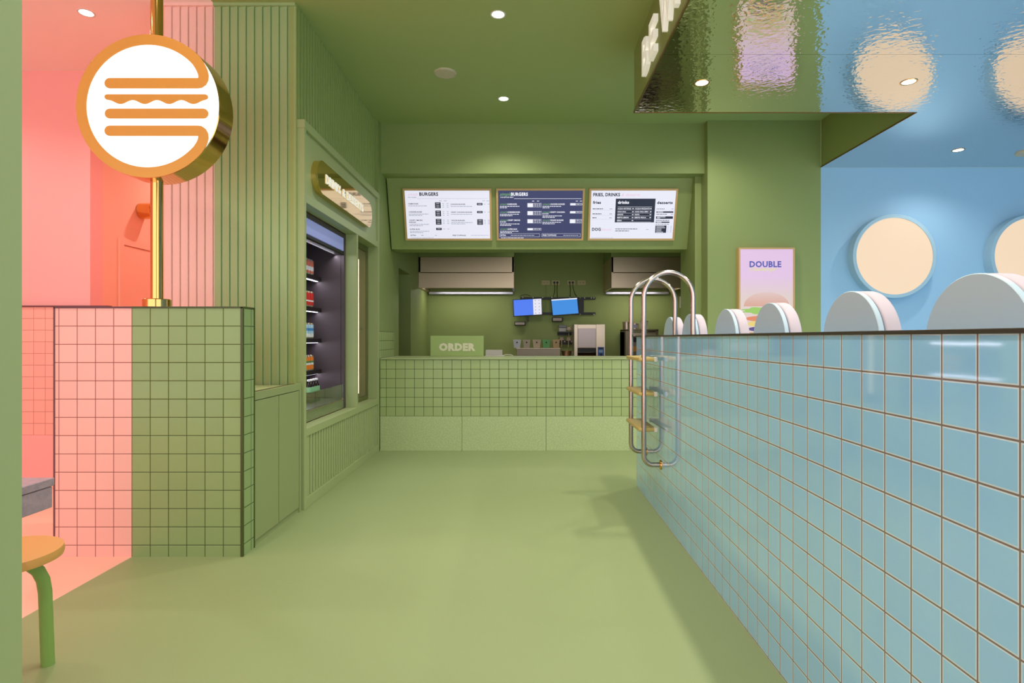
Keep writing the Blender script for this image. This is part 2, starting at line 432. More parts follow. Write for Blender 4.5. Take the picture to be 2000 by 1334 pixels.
def slats(mb, axis, a0, a1, z0, z1, face, pitch=.058, wslat=.047, depth=.012, back=.012, ns=1):
    """vertical slats; axis 'x': on a y plane facing -y, axis 'y': on an x plane facing +x"""
    n = int(round((a1-a0)/pitch)); p = (a1-a0)/n
    for i in range(n):
        s0 = a0 + i*p + (p-wslat)/2; s1 = s0 + wslat
        if axis == 'x':
            mb.prism([(s0, 0), (s1, 0), (s1, depth), (s1-.004, depth+.002), (s0+.010, depth*.55), (s0, depth*.5)], plane((0, face+depth, z0), (1,0,0), (0,-1,0)) , 0, -(z1-z0))
        else:
            mb.box(face-depth, face, s0, s1, z0, z1, .003)
# fluted front wall (pink then green) at y = 4.03
mb = MB(); mb.box(-2.49, -1.575, 4.048, 4.10, 0, H)
mb2 = MB()
slats(mb, 'x', -2.49, -1.575, 0.0, 3.49, 4.036, wslat=.051)
struct(mb.build('wall_fluted', M_split))
mb = MB(); mb.box(-2.49, -1.575, 4.02, 4.048, 3.49, H); struct(mb.build('trim_2', M_split))
mb = MB(); mb.box(-2.56, -2.49, 4.048, 9.55, 0, H); struct(mb.build('wall_corridor_side', M_coral))
# fluted panel above the drinks cabinet
mb = MB(); mb.box(-1.70, -1.585, 4.10, 6.2, 2.71, H); slats(mb, 'y', 4.06, 6.19, 2.715, H, -1.568, wslat=.040, depth=.012)
mb.box(-1.62, -1.57, 4.035, 4.06, 0, H)
struct(mb.build('wall_fluted_side', M_splits))
# header over the kitchen opening
mb = MB(); mb.box(-1.58, 1.96, 6.30, 6.49, 2.974, H)
struct(mb.build('wall_header', M_green))
TOPY, BOTY, TOPZ, BOTZ = 6.49, 6.74, 2.974, 2.22
mb = MB(); mb.prism([(TOPY, TOPZ), (BOTY, BOTZ), (7.0, BOTZ), (7.0, TOPZ)], plane((-1.52, 0, 0), (0,1,0), (0,0,1)), 0, 3.41)
struct(mb.build('wall_menu_panel', M_green))
mb = MB(); mb.box(1.89, 1.96, 6.42, 7.0, 0.97, 2.974); struct(mb.build('trim_3', M_green))
# kitchen: left wall with doorway, back wall, ceiling
mb = MB()
mb.box(-1.70, -1.535, 6.17, 7.19, 0, H); mb.box(-1.70, -1.535, 7.95, 9.4, 0, 2.98); mb.box(-1.70, -1.535, 7.19, 7.95, 2.06, 2.98)
struct(mb.build('wall_kitchen_left', M_green))
mb = MB(); mb.box(-2.49, 3.2, 9.4, 9.55, 0, 2.98); struct(mb.build('wall_kitchen_back', M_green))
mb = MB(); mb.box(2.6, 2.75, 7.09, 9.4, 0, 2.98); struct(mb.build('wall_kitchen_right', M_green))
mb = MB(); mb.box(-2.49, 2.75, 7.0, 9.4, 2.98, 3.05); struct(mb.build('ceiling', M_green))
mb = MB(); mb.box(-1.532, -1.527, 6.2, 6.88, .985, 1.27); struct(mb.build('trim_4', M_tile_cnt))
# bulkheads above the two hoods
mb = MB(); mb.box(-1.535, -.135, 8.53, 9.4, 2.385, 2.98); struct(mb.build('trim_5', M_green))
mb = MB(); mb.box(1.288, 2.6, 8.53, 9.4, 2.385, 2.98); struct(mb.build('trim_6', M_green))
# post at the left edge of the view
mb = MB(); mb.box(-1.15, -.858, .72, 1.0, 0, H, .002); struct(mb.build('wall_post', M_greenj))

# free-standing tiled divider (pink / green)
DX0, DX1, DY0, DY1, DZ = -2.565, -1.535, 3.19, 3.33, 1.365
mb = MB(); mb.box(DX0, DX1, DY0, DY1, 0, DZ); dv = struct(mb.build('wall_divider', M_tile_div))
def split_trim(name, b, m1, m2):
    x0, x1, y0, y1, z0, z1 = b
mb = MB()
mb.box(SPLIT, DX1+.002, DY0-.003, DY1+.002, DZ-.006, DZ+.004); mb.box(DX1-.011, DX1+.003, DY0-.003, DY0+.010, 0, DZ); mb.box(DX1-.002, DX1+.003, DY1-.008, DY1+.002, 0, DZ)
mb.build('edge_trim', M_dgreen, dv)
mb = MB(); mb.box(DX0-.003, SPLIT, DY0-.003, DY1+.002, DZ-.006, DZ+.004); mb.box(DX0-.004, DX0+.004, DY0-.003, DY0+.01, 0, DZ); mb.build('edge_trim', M_dred, dv)

# blue tiled wall on the right
mb = MB(); mb.box(.913, 1.03, -2.2, 4.705, 0, 1.2055); bw = struct(mb.build('wall_right', M_tile_bl))
mb = MB(); mb.box(.906, 1.036, -2.2, 4.712, 1.2055, 1.2155, .001); mb.build('wall_cap', M_dark, bw)

# ================================================================== THINGS
# ---- downlights
def downlight(x, y, z, label, warm=False, first=[None, None], power=1.0):
    k = 1 if warm else 0
    t = thing('downlight', label, 'ceiling light', (x, y, z), 'ceiling downlights outside the picture' if 'outside' in label else 'recessed ceiling downlights')
    mb = MB(); mb.lathe([(.043, -.001), (.05, -.004), (.055, -.003), (.056, 0)], up(x, y, z)); mb.build('trim_ring', M_white if not warm else M_gold, t)
    mb = MB(); mb.lathe([(0, -.0025), (.043, -.0015)], up(x, y, z)); mb.build('lens', M_downw_e if warm else M_down_e, t)
    ld = bpy.data.lights.new('downlight_beam', 'SPOT'); ld.energy = DOWN_W*power; ld.spot_size = R(140); ld.spot_blend = .9; ld.shadow_soft_size = .045
    ld.color = (1, .95, .88) if warm else (1, .98, .94)
    lo = bpy.data.objects.new('downlight_beam', ld); C.objects.link(lo); lo.parent = t; lo.location = (0, 0, -.012)
    return t
downlight(-.18, 4.17, H, 'small round downlight in the green ceiling, nearer one in front of the smoke detector')
downlight(-.19, 5.64, H, 'small round downlight in the green ceiling nearest the header over the menu boards')
downlight(-3.11, 4.15, H, 'small round downlight in the pink ceiling at upper left', power=.9)
downlight(1.27, 4.146, HM, 'warm downlight in the mirror ceiling beside the white letters', True)
downlight(2.73, 4.13, HM, 'warm downlight in the mirror ceiling over the reflected round lamp', True)
downlight(4.20, 5.63, HM, 'warm downlight in the mirror ceiling close to the blue back wall', True, power=.5)
for (x, y, z, w) in [(-.19, 2.66, H, 0), (-.19, 1.17, H, 0), (1.27, 2.66, HM, 1), (1.27, 1.17, HM, 1),
                     (2.73, 2.66, HM, 1), (4.2, 4.13, HM, 1), (4.2, 2.66, HM, 1), (5.6, 4.13, HM, 1), (-3.11, 2.66, H, 2), (-4.57, 4.15, H, 2), (1.8, 5.5, H, 0), (-3.11, 6.3, H, 0), (.35, 7.75, 2.98, 2), (-1.65, 2.66, H, 2)]:  # unseen lamps added to light the room and kitchen; most extend the grid
    downlight(x, y, z, 'unseen ceiling downlight outside the picture', w == 1, power=.6 if w == 2 else 1.0)

# ---- smoke detectors / speakers
def disc(x, y, z, r, label, cat='ceiling speaker'):
    mb = MB(); mb.lathe([(0, -.014), (r*.86, -.014), (r*.88, -.011), (r*.9, -.014), (r*.97, -.011), (r, 0)], up(x, y, z), 48)
    mb.lathe([(0, -.018), (.006, -.017), (.008, -.013)], up(x, y, z), 12)
    tag(mb.build('ceiling_speaker', mat('ceiling_speaker', (205, 188, 158), .6)), label, cat)
disc(-.68, 5.086, H, .098, 'flat round beige disc on the green ceiling')
disc(4.93, 5.70, HM, .1, 'flat round white disc on the mirror ceiling at the right edge')

# ---- round burger sign on its brass pole
SX, SY, SZ = -2.042, 3.25, 1.197 + (660-207.5)*3.174/1139
t = thing('burger_sign', 'round lit burger sign on a brass pole standing on the tiled divider', 'sign', (SX, SY, DZ+.004))
SR = .39; F0 = 3.174
MF = faceY(SX, F0, SZ)
mb = MB(); mb.tube([(SX, SY, DZ+.004), (SX, SY, SZ-SR+.02)], .0315, 32); mb.build('pole', M_gold, t); mb = MB(); mb.tube([(SX, SY, SZ+SR-.02), (SX, SY, H)], .0315, 32); mb.build('pole', M_gold, t)
mb = MB(); mb.lathe([(.0, .0), (.071, 0), (.071, .040), (.067, .044), (.032, .044)], up(SX, SY, DZ+.004), 48); mb.build('base_flange', M_gold, t)
mb = MB(); mb.lathe([(SR-.004, .0), (SR, -.003), (SR, -.147), (SR-.004, -.15), (0, -.15)], MF, 96); dr = mb.build('drum_casing', M_gold, t)
mb = MB(); mb.lathe([(0, 0), (SR-.004, 0)], MF, 96); fc = mb.build('lit_face', M_white_e, t)
K = SR/463.0
def S(cx, cy): return ((cx-967)*K, (692-cy)*K)
rc = 429*K; w = 66*K
def arcpts(cx, cy, r, a0, a1, n): return [(cx + r*math.cos(R(a0+(a1-a0)*i/n)), cy + r*math.sin(R(a0+(a1-a0)*i/n))) for i in range(n+1)]
a1 = S(722, 545); a2 = S(1290, 545)
cor = [S(1305, 543), S(1318, 534), S(1326, 518), S(1328, 500), S(1323, 475), S(1310, 445), S(1290, 412)]
ring = arcpts(0, 0, rc, 43, 317, 90)
cor2 = [S(1290, 975), S(1309, 947), S(1321, 922), S(1327, 897), S(1325, 877), S(1317, 862), S(1304, 853)]
path = [a1, S(1000, 545), S(1200, 545), a2] + cor + ring + cor2 + [S(1290, 852), S(1200, 852), S(1000, 852), S(722, 852)]
mb = MB(); mb.stroke(path, w, MF, .001, .005); mb.build('bun_outline', M_gold2, t)
mb = MB(); mb.prism(ribbon([S(722, 741), S(1000, 741), S(1327, 741)], 63*K), MF, .001, .005); mb.build('patty_line', M_gold2, t)
lp = [S(705, 617), S(1340, 617)] + [S(1353, 624), S(1357, 633), S(1353, 645), S(1340, 651)]
for i in range(61):
    x = 1330 - i*(1330-715)/60
    lp.append(S(x, 666 - 13*math.cos((x-790)/157.0*2*math.pi)*-1))
lp += [S(700, 650), S(690, 640), S(689, 630), S(694, 620)]
mb = MB(); mb.prism(lp, MF, .001, .005); mb.build('lettuce_line', M_gold2, t)

# ---- canopy letters
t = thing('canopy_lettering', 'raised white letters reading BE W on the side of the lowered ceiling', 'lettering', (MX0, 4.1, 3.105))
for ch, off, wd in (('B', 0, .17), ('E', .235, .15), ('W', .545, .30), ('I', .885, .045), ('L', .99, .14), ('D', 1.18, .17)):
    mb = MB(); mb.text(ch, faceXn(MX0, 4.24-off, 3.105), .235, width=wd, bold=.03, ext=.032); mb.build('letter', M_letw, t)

# ---- round wall lamps
def wall_lamp(x, label):
    Y0 = 6.09; z = 2.052
    t = thing('wall_lamp', label, 'wall lamp', (x, 6.2, z), 'big round wall lamps')
    M = faceY(x, Y0, z)
    mb = MB(); mb.lathe([(.402, -.010), (.402, 0), (.436, 0), (.438, -.002), (.438, -.11)], M, 96); mb.build('rim', M_rim, t)
    mb = MB(); mb.lathe([(0, .002), (.25, .0), (.402, -.008)], M, 96); mb.build('diffuser', M_lamp_e, t)
wall_lamp(3.881, 'large round glowing wall lamp on the blue wall, complete in view')
wall_lamp(5.325, 'large round glowing wall lamp cut by the right edge of the photo')

# ---- poster
t = thing('poster_lightbox', 'framed lilac burger poster lettered DOUBLE on the green column', 'poster', (2.56, 6.2, 1.7))
PY = 6.14
PX0, PX1, PZ0, PZ1 = 2.27, 2.860, 1.24, 2.148
mb = MB(); f = .016
mb.box(PX0, PX0+f, PY, 6.2, PZ0, PZ1); mb.box(PX1-f, PX1, PY, 6.2, PZ0, PZ1); mb.box(PX0+f, PX1-f, PY, 6.2, PZ0, PZ0+f); mb.box(PX0+f, PX1-f, PY, 6.2, PZ1-f, PZ1)
mb.build('frame', M_wood, t)
mb = MB(); mb.box(PX0+f, PX1-f, PY+.008, 6.195, PZ0+f, PZ1-f); mb.build('print', M_poster, t)
mb = MB(); mb.text('DOUBLE', faceY(2.385, PY+.008, 1.945), .06, width=.335, bold=.035, ext=.001); mb.build('lettering', M_ink_b, t)
mb = MB(); mb.text('Cheeseburger', faceY(2.39, PY+.008, 1.905), .038, width=.28, bold=.01, shear=.4, ext=.002); mb.build('lettering', M_ink_y, t)
def blob(cx, cz, rx, rz, m, name, lift=.001, a0=0, a1=360, wob=0):
    pts = []
    for k in range(40):
        a = R(a0 + (a1-a0)*k/ (40 if a1-a0 >= 360 else 39)); q = 1 + wob*math.sin(9*a+1)
        pts.append((cx + rx*q*math.cos(a), cz + rz*q*math.sin(a)))
    mb = MB(); mb.prism(pts, faceY(0, PY+.008, 0), 0, lift); mb.build(name, m, t)
blob(2.565, 1.53, .24, .15, grad_mat('printed_bun', (224, 168, 146), 1.52, 1.68, (233, 208, 206)), 'printed_bun', a0=0, a1=180)
blob(2.565, 1.485, .25, .038, M_lett, 'printed_lettuce', .0015, wob=.12)
blob(2.565, 1.40, .225, .032, M_tom, 'printed_tomato', .002)
blob(2.565, 1.345, .215, .036, M_chee, 'printed_cheese', .0025)
blob(2.565, 1.29, .20, .030, mat('printed_purple', (110, 90, 160), .5, emit=(110, 90, 160), es=.6), 'printed_tray', .003)

# ---- brass wall light in the corridor
t = thing('wall_light', 'small brass drum wall light on the coral wall behind the sign pole', 'wall light', (-3.75, 5.70, 2.44))
mb = MB(); mb.lathe([(0, 0), (.07, 0), (.078, .005), (.078, .125), (.074, .13), (0, .13)], faceX(-3.75, 5.72, 2.44), 40); mb.build('drum', M_gold, t)
mb = MB(); mb.lathe([(0, .132), (.066, .131)], faceX(-3.75, 5.72, 2.44), 40); mb.build('face', mat('amber_disc', (214, 150, 70), .4), t)

# ---- stone table and stool at lower left
t = thing('stone_table', 'mauve stone table with thick edge behind the green post', 'table', (-1.85, 1.45, 0))
mb = MB(); mb.box(-2.30, -1.504, .95, 1.872, .724, .749, .002); mb.build('tabletop', M_stone, t)
mb = MB(); mb.box(-2.295, -1.507, .955, 1.867, .655, .722, .002); mb.build('apron', M_stone, t)
mb = MB(); mb.box(-2.15, -1.95, 1.15, 1.45, 0, .655, .004); mb.build('pedestal', M_stone, t)
sx, sy = -1.832, 2.03
t = thing('stool', 'round wooden stool with bent pale green legs beside the post', 'stool', (sx, sy, 0))
mb = MB(); mb.lathe([(0, .412), (.17, .412), (.184, .416), (.187, .43), (.184, .447), (.17, .45), (0, .45)], up(sx, sy, 0), 64)
mb.build('seat', M_woods, t)
for a in (50, 170, 290):
    ca, sa = math.cos(R(a)), math.sin(R(a))
    prof = [(.02, .395), (.06, .392), (.09, .378), (.112, .352), (.126, .315), (.132, .27), (.134, .2), (.137, .1), (.140, .0)]
    mb = MB(); mb.tube([(sx+ca*r, sy+sa*r, z) for r, z in prof], .021, 14); mb.build('leg', M_legg, t)

# ---- low cabinet between divider and fluted wall
t = thing('waste_cabinet', 'low green cabinet with a dark slotted top behind the tiled divider', 'cabinet', (-1.83, 3.7, 0))
mb = MB(); mb.box(-2.14, -1.553, DY1+.004, 4.018, .03, .855); mb.box(-1.575, -1.535, 4.0, 4.034, 0, .885); mb.box(-2.12, -1.545, DY1+.004, 4.0, 0, .03)
mb.box(-1.553, -1.535, DY1+.004, 4.0, .84, .885); M_low = mat('low_cabinet_green', (154, 163, 110), .45); mb.build('body', M_low, t)
mb = MB(); mb.box(-1.553, -1.537, DY1+.006, 3.664, .035, .835, .0015); mb.build('door', M_low, t)
mb = MB(); mb.box(-1.553, -1.537, 3.674, 3.996, .035, .835, .0015); mb.build('door', M_low, t)
mb = MB(); mb.box(-2.14, -1.553, DY1+.004, 4.018, .856, .872); mb.build('worktop', M_greenj, t)
mb = MB(); mb.box(-1.575, -1.555, 3.34, 3.96, .872, .8865); mb.build('slot_trim', speckle('mottled_brown', (120, 88, 62), (34, 26, 20), 40, 1.0, .3), t)

# ---- drinks cabinet joinery
X1 = -1.52; X0 = -1.624
t = thing('drinks_cabinet', 'tall green joinery surround of the drinks fridge in the side wall', 'cabinet', (-1.57, 5.1, 0))
mb = MB()
mb.box(X0, X1, 4.05, 4.087, 0, 2.71, .0015); mb.box(X0, X1, 5.33, 5.37, .56, 2.145, .0015); mb.box(X0, X1, 6.10, 6.165, 0, 2.71, .0015)
mb.box(X0, X1, 4.087, 6.10, .505, .56, .0015); mb.box(X0, X1, 4.087, 6.10, 0, .075, .0015)
mb.box(X0, X1, 4.087, 6.10, 2.145, 2.205, .0015); mb.box(X0, X1+.004, 4.046, 6.165, 2.655, 2.716, .003)
mb.build('frame', M_greenj, t)
mb = MB(); mb.box(X0+.01, X1-.018, 4.087, 6.10, 2.205, 2.655); mb.build('header_panel', M_greenj, t)
mb = MB(); mb.box(X0, -1.555, 4.087, 6.10, .075, .505)
n = 34; p = (6.10-4.12)/n
for i in range(n): mb.box(-1.556, X1-.008, 4.12+i*p+.012, 4.12+i*p+p-.010, .075, .505, .003)
mb.box(-1.556, X1-.006, 4.087, 4.125, .075, .505)
mb.build('slatted_panel', M_greenj, t)

# ---- pill-shaped brass sign
t = thing('drinks_sign', 'long rounded brass sign lettered DRINKS above the drinks fridge', 'sign', (-1.535, 5.0, 2.39))
pr = .125
pill = [(5.75-pr + pr*math.cos(R(a)), 2.39 + pr*math.sin(R(a))) for a in range(-90, 91, 6)] + [(4.225+pr + pr*math.cos(R(a)), 2.39 + pr*math.sin(R(a))) for a in range(90, 271, 6)]
mb = MB(); mb.prism(pill, faceX(-1.539, 0, 0), 0, .049, .0015, 1); mb.build('plate', mat('mirror_brass', (232, 196, 122), .06, 1.0), t)
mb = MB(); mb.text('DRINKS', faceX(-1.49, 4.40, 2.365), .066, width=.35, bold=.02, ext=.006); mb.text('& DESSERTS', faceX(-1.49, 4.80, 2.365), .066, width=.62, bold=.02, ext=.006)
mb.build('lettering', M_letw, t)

# ---- display fridge
FX = -1.6245; FB = -2.30
t = thing('display_fridge', 'open black display fridge with lit shelves in the green joinery', 'fridge', (-1.96, 4.7, .0))
ly0, ly1 = 4.09, 5.30
mb = MB()
mb.box(FB, FX, ly0, ly0+.03, .56, 2.14); mb.box(FB, FX, ly1-.015, ly1+.025, .56, 2.14); mb.box(FB-.02, FB, ly0, ly1+.025, .56, 2.14)
mb.box(FB, FX, ly0+.03, ly1-.015, 2.10, 2.14); mb.box(FB, FX-.03, ly0+.03, ly1-.015, .60, .645)
mb.build('housing', M_fridge, t)
mb = MB(); mb.box(FX-.016, FX-.004, ly0+.03, ly1-.015, 1.985, 2.10); mb.build('header_plate', M_fhead, t)
mb = MB(); mb.box(FX-.07, FX-.006, ly0+.03, ly1-.015, 1.945, 1.983, .004); mb.tube([(FX-.003, ly0+.03, 1.955), (FX-.003, ly1-.016, 1.955)], .006, 8); mb.build('blind_box', M_black, t)
mb = MB(); mb.box(FX-.03, FX-.003, ly0+.03, ly1-.015, .562, .640, .002); mb.build('kick_plate', mat('kick_steel', (170, 176, 150), .25, .8), t)
mb = MB(); mb.box(FX-.012, FX-.006, ly0+.03, ly1-.02, .645, .780); g = mb.build('glass_guard', mat('clear_glass', (235, 245, 235), .02, trans=1.0), t)
mb = MB(); mb.box(FX-.016, FX-.002, ly1-.05, ly1-.03, .645, .66, .002); mb.box(FX-.006, FX+.0, ly0+.03, ly1-.015, .640, .646); mb.build('glass_clip', M_steel, t)
mb = MB(); mb.box(FX-.030, FX-.026, ly1-.0155, ly1-.012, .645, 1.95); mb.build('guide_rail', M_black, t)
SZs = [1.744, 1.466, 1.192, .914]
for z in SZs:
    mb = MB(); mb.box(FB, -1.828, ly0+.03, ly1-.016, z-.036, z, .002); sh = mb.build('shelf', M_shelf, t)
    mb = MB(); mb.box(-1.875, -1.855, ly0+.05, ly1-.03, z-.041, z-.0365); mb.build('light_strip', M_ledc, sh)
def strip_light(x, y0, y1, z, e, rot, col=(.92, .88, 1)):
    ld = bpy.data.lights.new('shelf_light', 'AREA'); ld.shape = 'RECTANGLE'; ld.size = .02; ld.size_y = y1-y0; ld.energy = e; ld.color = col
    lo = bpy.data.objects.new('shelf_light', ld); C.objects.link(lo); lo.location = (x, (y0+y1)/2, z); lo.rotation_euler = rot
    lo.parent = t; lo.matrix_parent_inverse = t.matrix_world.inverted()
for z in SZs: strip_light(-1.865, ly0+.05, ly1-.03, z-.043, 1.2, (0, R(-25), 0))
mb = MB(); mb.box(-1.72, -1.70, ly0+.05, ly1-.03, 2.085, 2.095); mb.build('light_strip', M_ledc, t)
strip_light(-1.71, ly0+.05, ly1-.03, 1.94, 1.6, (0, R(-35), 0))

# cans and bottles
def can_tree(base, bands, name='drink_can', cat='can'):
    pass
def make_can(x, y, z, cols, label, group, mark=None, h=.134, r=.027):
    t = thing('drink_can', label, 'can', (x, y, z), group)
    mb = MB(); mb.lathe([(0, .003), (r*.75, .003), (r*.8, 0), (r*.86, 0), (r, .012), (r, h-.014), (r*.84, h-.002), (r*.82, h), (r*.78, h-.004), (0, h-.005)], up(x, y, z), 24)
    mb.build('can_body', M_steel, t)
    n = len(cols)
    for i, (c, f0, f1) in enumerate(cols):
        mb = MB(); mb.lathe([(r+.0004, .012+(h-.027)*f0), (r+.0004, .012+(h-.027)*f1)], up(x, y, z), 24); mb.build('label_band', c, t)
    mb = MB(); mb.lathe([(0, h-.004), (.009, h-.003), (.010, h-.004)], up(x+.004, y, z), 10); mb.build('tab', M_steel, t)
    return t
cr = mat('can_red', (214, 44, 36), .3); cw = mat('can_white', (235, 230, 230), .3); cb = mat('can_blue', (78, 140, 205), .3); clb = mat('can_pale_blue', (176, 208, 232), .3)
co = mat('can_orange', (240, 128, 30), .3); cg = mat('can_green', (90, 130, 70), .3); cpk = mat('can_pale_red', (226, 120, 96), .3)
kinds = [
    (SZs[0], 'pale red and white drink can', [(cpk, 0, .2), (cw, .2, .55), (cpk, .55, 1)], 'cans on the top fridge shelf', 'top'),
    (SZs[1], 'bright red drink can with white band', [(cr, 0, .3), (cw, .3, .42), (cr, .42, 1)], 'cans on the second fridge shelf', 'second'),
    (SZs[2], 'blue and white drink can', [(cw, 0, .28), (clb, .28, .5), (cb, .5, .72), (clb, .72, 1)], 'cans on the third fridge shelf', 'third'),
    (SZs[3], 'orange drink can with green and white band', [(co, 0, .36), (cw, .36, .52), (cg, .52, .68), (co, .68, 1)], 'cans on the fourth fridge shelf', 'fourth')]
for z, lab, cols, grp, nm in kinds:
    a = make_can(-1.862, 5.10, z+.0005, cols, lab + ', far end of the %s fridge shelf' % nm, grp)
    for k, (dy, pl) in enumerate([(-.062, 'second one'), (-.124, 'mostly hidden one')]):
        c = copy_tree(a, delta=(0, dy, 0)); c['label'] = lab + ', %s on the %s fridge shelf' % (pl, nm)
# bottles
def bottle(x, y, z, label):
    t = thing('drink_bottle', label, 'bottle', (x, y, z), 'dark bottles on the fridge floor')
    mb = MB(); mb.lathe([(0, 0), (.024, 0), (.027, .004), (.027, .12), (.024, .14), (.012, .165), (.010, .185)], up(x, y, z), 20); mb.build('bottle_body', mat('dark_bottle_glass', (38, 22, 16), .1), t)
    mb = MB(); mb.lathe([(.0275, .09), (.0275, .135)], up(x, y, z), 20); mb.build('neck_label', mat('mint_label', (150, 205, 150), .5), t)
    mb = MB(); mb.lathe([(.0276, .03), (.0276, .08)], up(x, y, z), 20); mb.build('body_label', mat('brown_label', (92, 66, 52), .5), t)
    mb = MB(); mb.lathe([(.0105, .182), (.013, .184), (.013, .198), (0, .2)], up(x, y, z), 16); mb.build('cap', cw, t)
    return t
b0 = bottle(-1.815, 5.12, .6455, 'dark bottle with mint label on the fridge floor, farthest in its row')
for k, pl in ((1, 'second farthest in its row'), (2, 'third farthest in its row'), (3, 'nearest the joinery upright')):
    c = copy_tree(b0, delta=(-.02*k*0, -.062*k, 0)); c['label'] = 'dark bottle with mint label on the fridge floor, ' + pl

# ---- narrow glass case beside the fridge
t = thing('glass_case', 'narrow glazed case with a vertical light strip beside the drinks fridge', 'display case', (-1.9, 5.7, .56))
mb = MB(); mb.box(-2.2, -1.74, 5.372, 5.39, .56, 2.145); mb.box(-2.2, -1.64, 6.06, 6.10, .56, 2.145); mb.box(-2.2, -1.76, 5.39, 6.06, .56, 2.145)
mb.build('housing', mat('beige_lining', (186, 160, 120), .35), t)
mb = MB(); mb.box(-1.65, -1.622, 5.372, 6.098, 2.09, 2.144); mb.box(-1.65, -1.622, 6.07, 6.098, .562, 2.09); mb.box(-1.65, -1.622, 5.372, 6.07, .562, .60); mb.build('case_frame', mat('olive_metal', (120, 124, 72), .35, .5), t)
mb = MB(); mb.box(-1.638, -1.634, 5.39, 6.07, .60, 2.09); mb.build('pane', mat('case_glass', (240, 240, 225), .02, trans=1.0), t)
mb = MB(); mb.box(-1.668, -1.652, 5.84, 5.852, .64, 1.985); mb.build('light_strip', M_led, t)
mb = MB(); mb.box(-1.755, -1.67, 5.85, 6.06, 1.28, 1.30); mb.build('shelf', M_steeld, t)

# ---- service counter
t = thing('service_counter', 'green tiled order counter with terrazzo base under the menu boards', 'counter', (.2, 6.6, 0))
CX0, CX1 = -1.52, 1.957
mb = MB(); mb.box(CX0, CX1, 6.19, 6.95, .366, .963); mb.build('tiled_front', M_tile_cnt, t)
mb = MB()
for a, b in ((CX0, -.652), (-.649, .240), (.243, 1.13), (1.133, CX1)): mb.box(a, b, 6.188, 6.95, 0, .365, .001)
mb.build('base', M_terr, t)
mb = MB(); mb.box(CX0, CX1, 6.18, 6.98, .9665, .982, .002); mb.build('worktop', M_greenj, t)
mb = MB(); mb.box(CX0, CX1, 6.187, 6.95, .963, .9665); mb.build('shadow_gap', M_dgreen, t)

# ---- ORDER sign
t = thing('order_sign', 'green block sign lettered ORDER on the tiled counter', 'sign', (-.77, 6.83, .982))
ox0, ox1, oz1 = -1.083, -.462, 1.222
mb = MB(); mb.box(ox0, ox1, 6.80, 6.86, .982, oz1, .002); mb.build('board', mat('order_green', (170, 188, 116), .5), t)
mb = MB(); mb.text('ORDER', faceY(-.982, 6.80, 1.052), .078, width=.425, bold=.065, ext=.004); mb.build('lettering', M_cream, t)
# ---- white device right of it
t = thing('receipt_printer', 'small white boxy device on the counter right of the ORDER sign', 'printer', (-.34, 6.9, .982))
mb = MB(); mb.box(-.445, -.232, 6.82, 6.95, .982, .990, .002); mb.build('tray', M_white, t)
mb = MB(); mb.box(-.442, -.245, 6.83, 6.94, .990, 1.055, .004); mb.build('body', mat('grey_plastic', (190, 178, 172), .5), t)
mb = MB(); mb.tube([(-.232, 6.9, .99), (-.20, 6.9, 1.0), (-.15, 6.9, .998), (-.12, 6.9, .986)], .004, 8); mb.build('cable', M_white, t)

# ---- menu boards
VU = Vector((0, TOPY-BOTY, TOPZ-BOTZ)).normalized(); NV = Vector((1,0,0)).cross(VU)
def on_panel(x, z, d=0.0):
    y = TOPY + (TOPZ - z) * (BOTY-TOPY)/(TOPZ-BOTZ)
    p = Vector((x, y, z)) + NV*d
    return plane(p, (1,0,0), VU)
BH = .578; BW = .99; zb = 2.322; TH = .035
def board(x0, label, dark):
    t = thing('menu_board', label, 'menu board', tuple(on_panel(x0+BW/2, zb).translation), 'menu boards over the counter')
    M = on_panel(x0, zb); f = .022
    mb = MB()
    for r_ in (rect(0, BW, 0, f), rect(0, BW, BH-f, BH), rect(0, f, f, BH-f), rect(BW-f, BW, f, BH-f)): mb.prism(r_, M, .001, TH)
    mb.build('frame', M_wood, t)
    mb = MB(); mb.prism(rect(f, BW-f, f, BH-f), M, .001, TH-.004); mb.build('screen', M_screen_n if dark else M_screen_w, t)
    return t, M
SD = TH-.004
class Ink:
    def __init__(s, M): s.M = M; s.d = {}
    def g(s, k):
        if k not in s.d: s.d[k] = MB()
        return s.d[k]
    def txt(s, k, body, x, y, h, w=None, bold=.02, shear=0, lift=0): s.g(k).text(body, s.M @ Matrix.Translation((x, y, SD+lift)), h, width=w, bold=bold, ext=.0008, shear=shear)
    def bar(s, k, x0, x1, y0, y1, lift=.0): s.g(k).prism(rect(x0, x1, y0, y1), s.M, SD-.0005, SD+.0008+lift)
    def fin(s, t, mats, names):
        for k, m in s.d.items(): m.build(names.get(k, 'lettering'), mats[k], t)
mats = dict(k=M_txt_k, g=M_txt_g, w=M_txt_w, p=M_txt_p, gr=M_txt_gr, n=M_navy_t)
rnd = random.Random(3)
# board coordinates: photo crop scale, x 0..990 mm, y 0..578 mm
def dashes(I, k, x, y, total, h=.006):
    while total > .01:
        w = min(total, rnd.uniform(.012, .035)); I.bar(k, x, x+w, y, y+h); x += w+.005; total -= w+.005
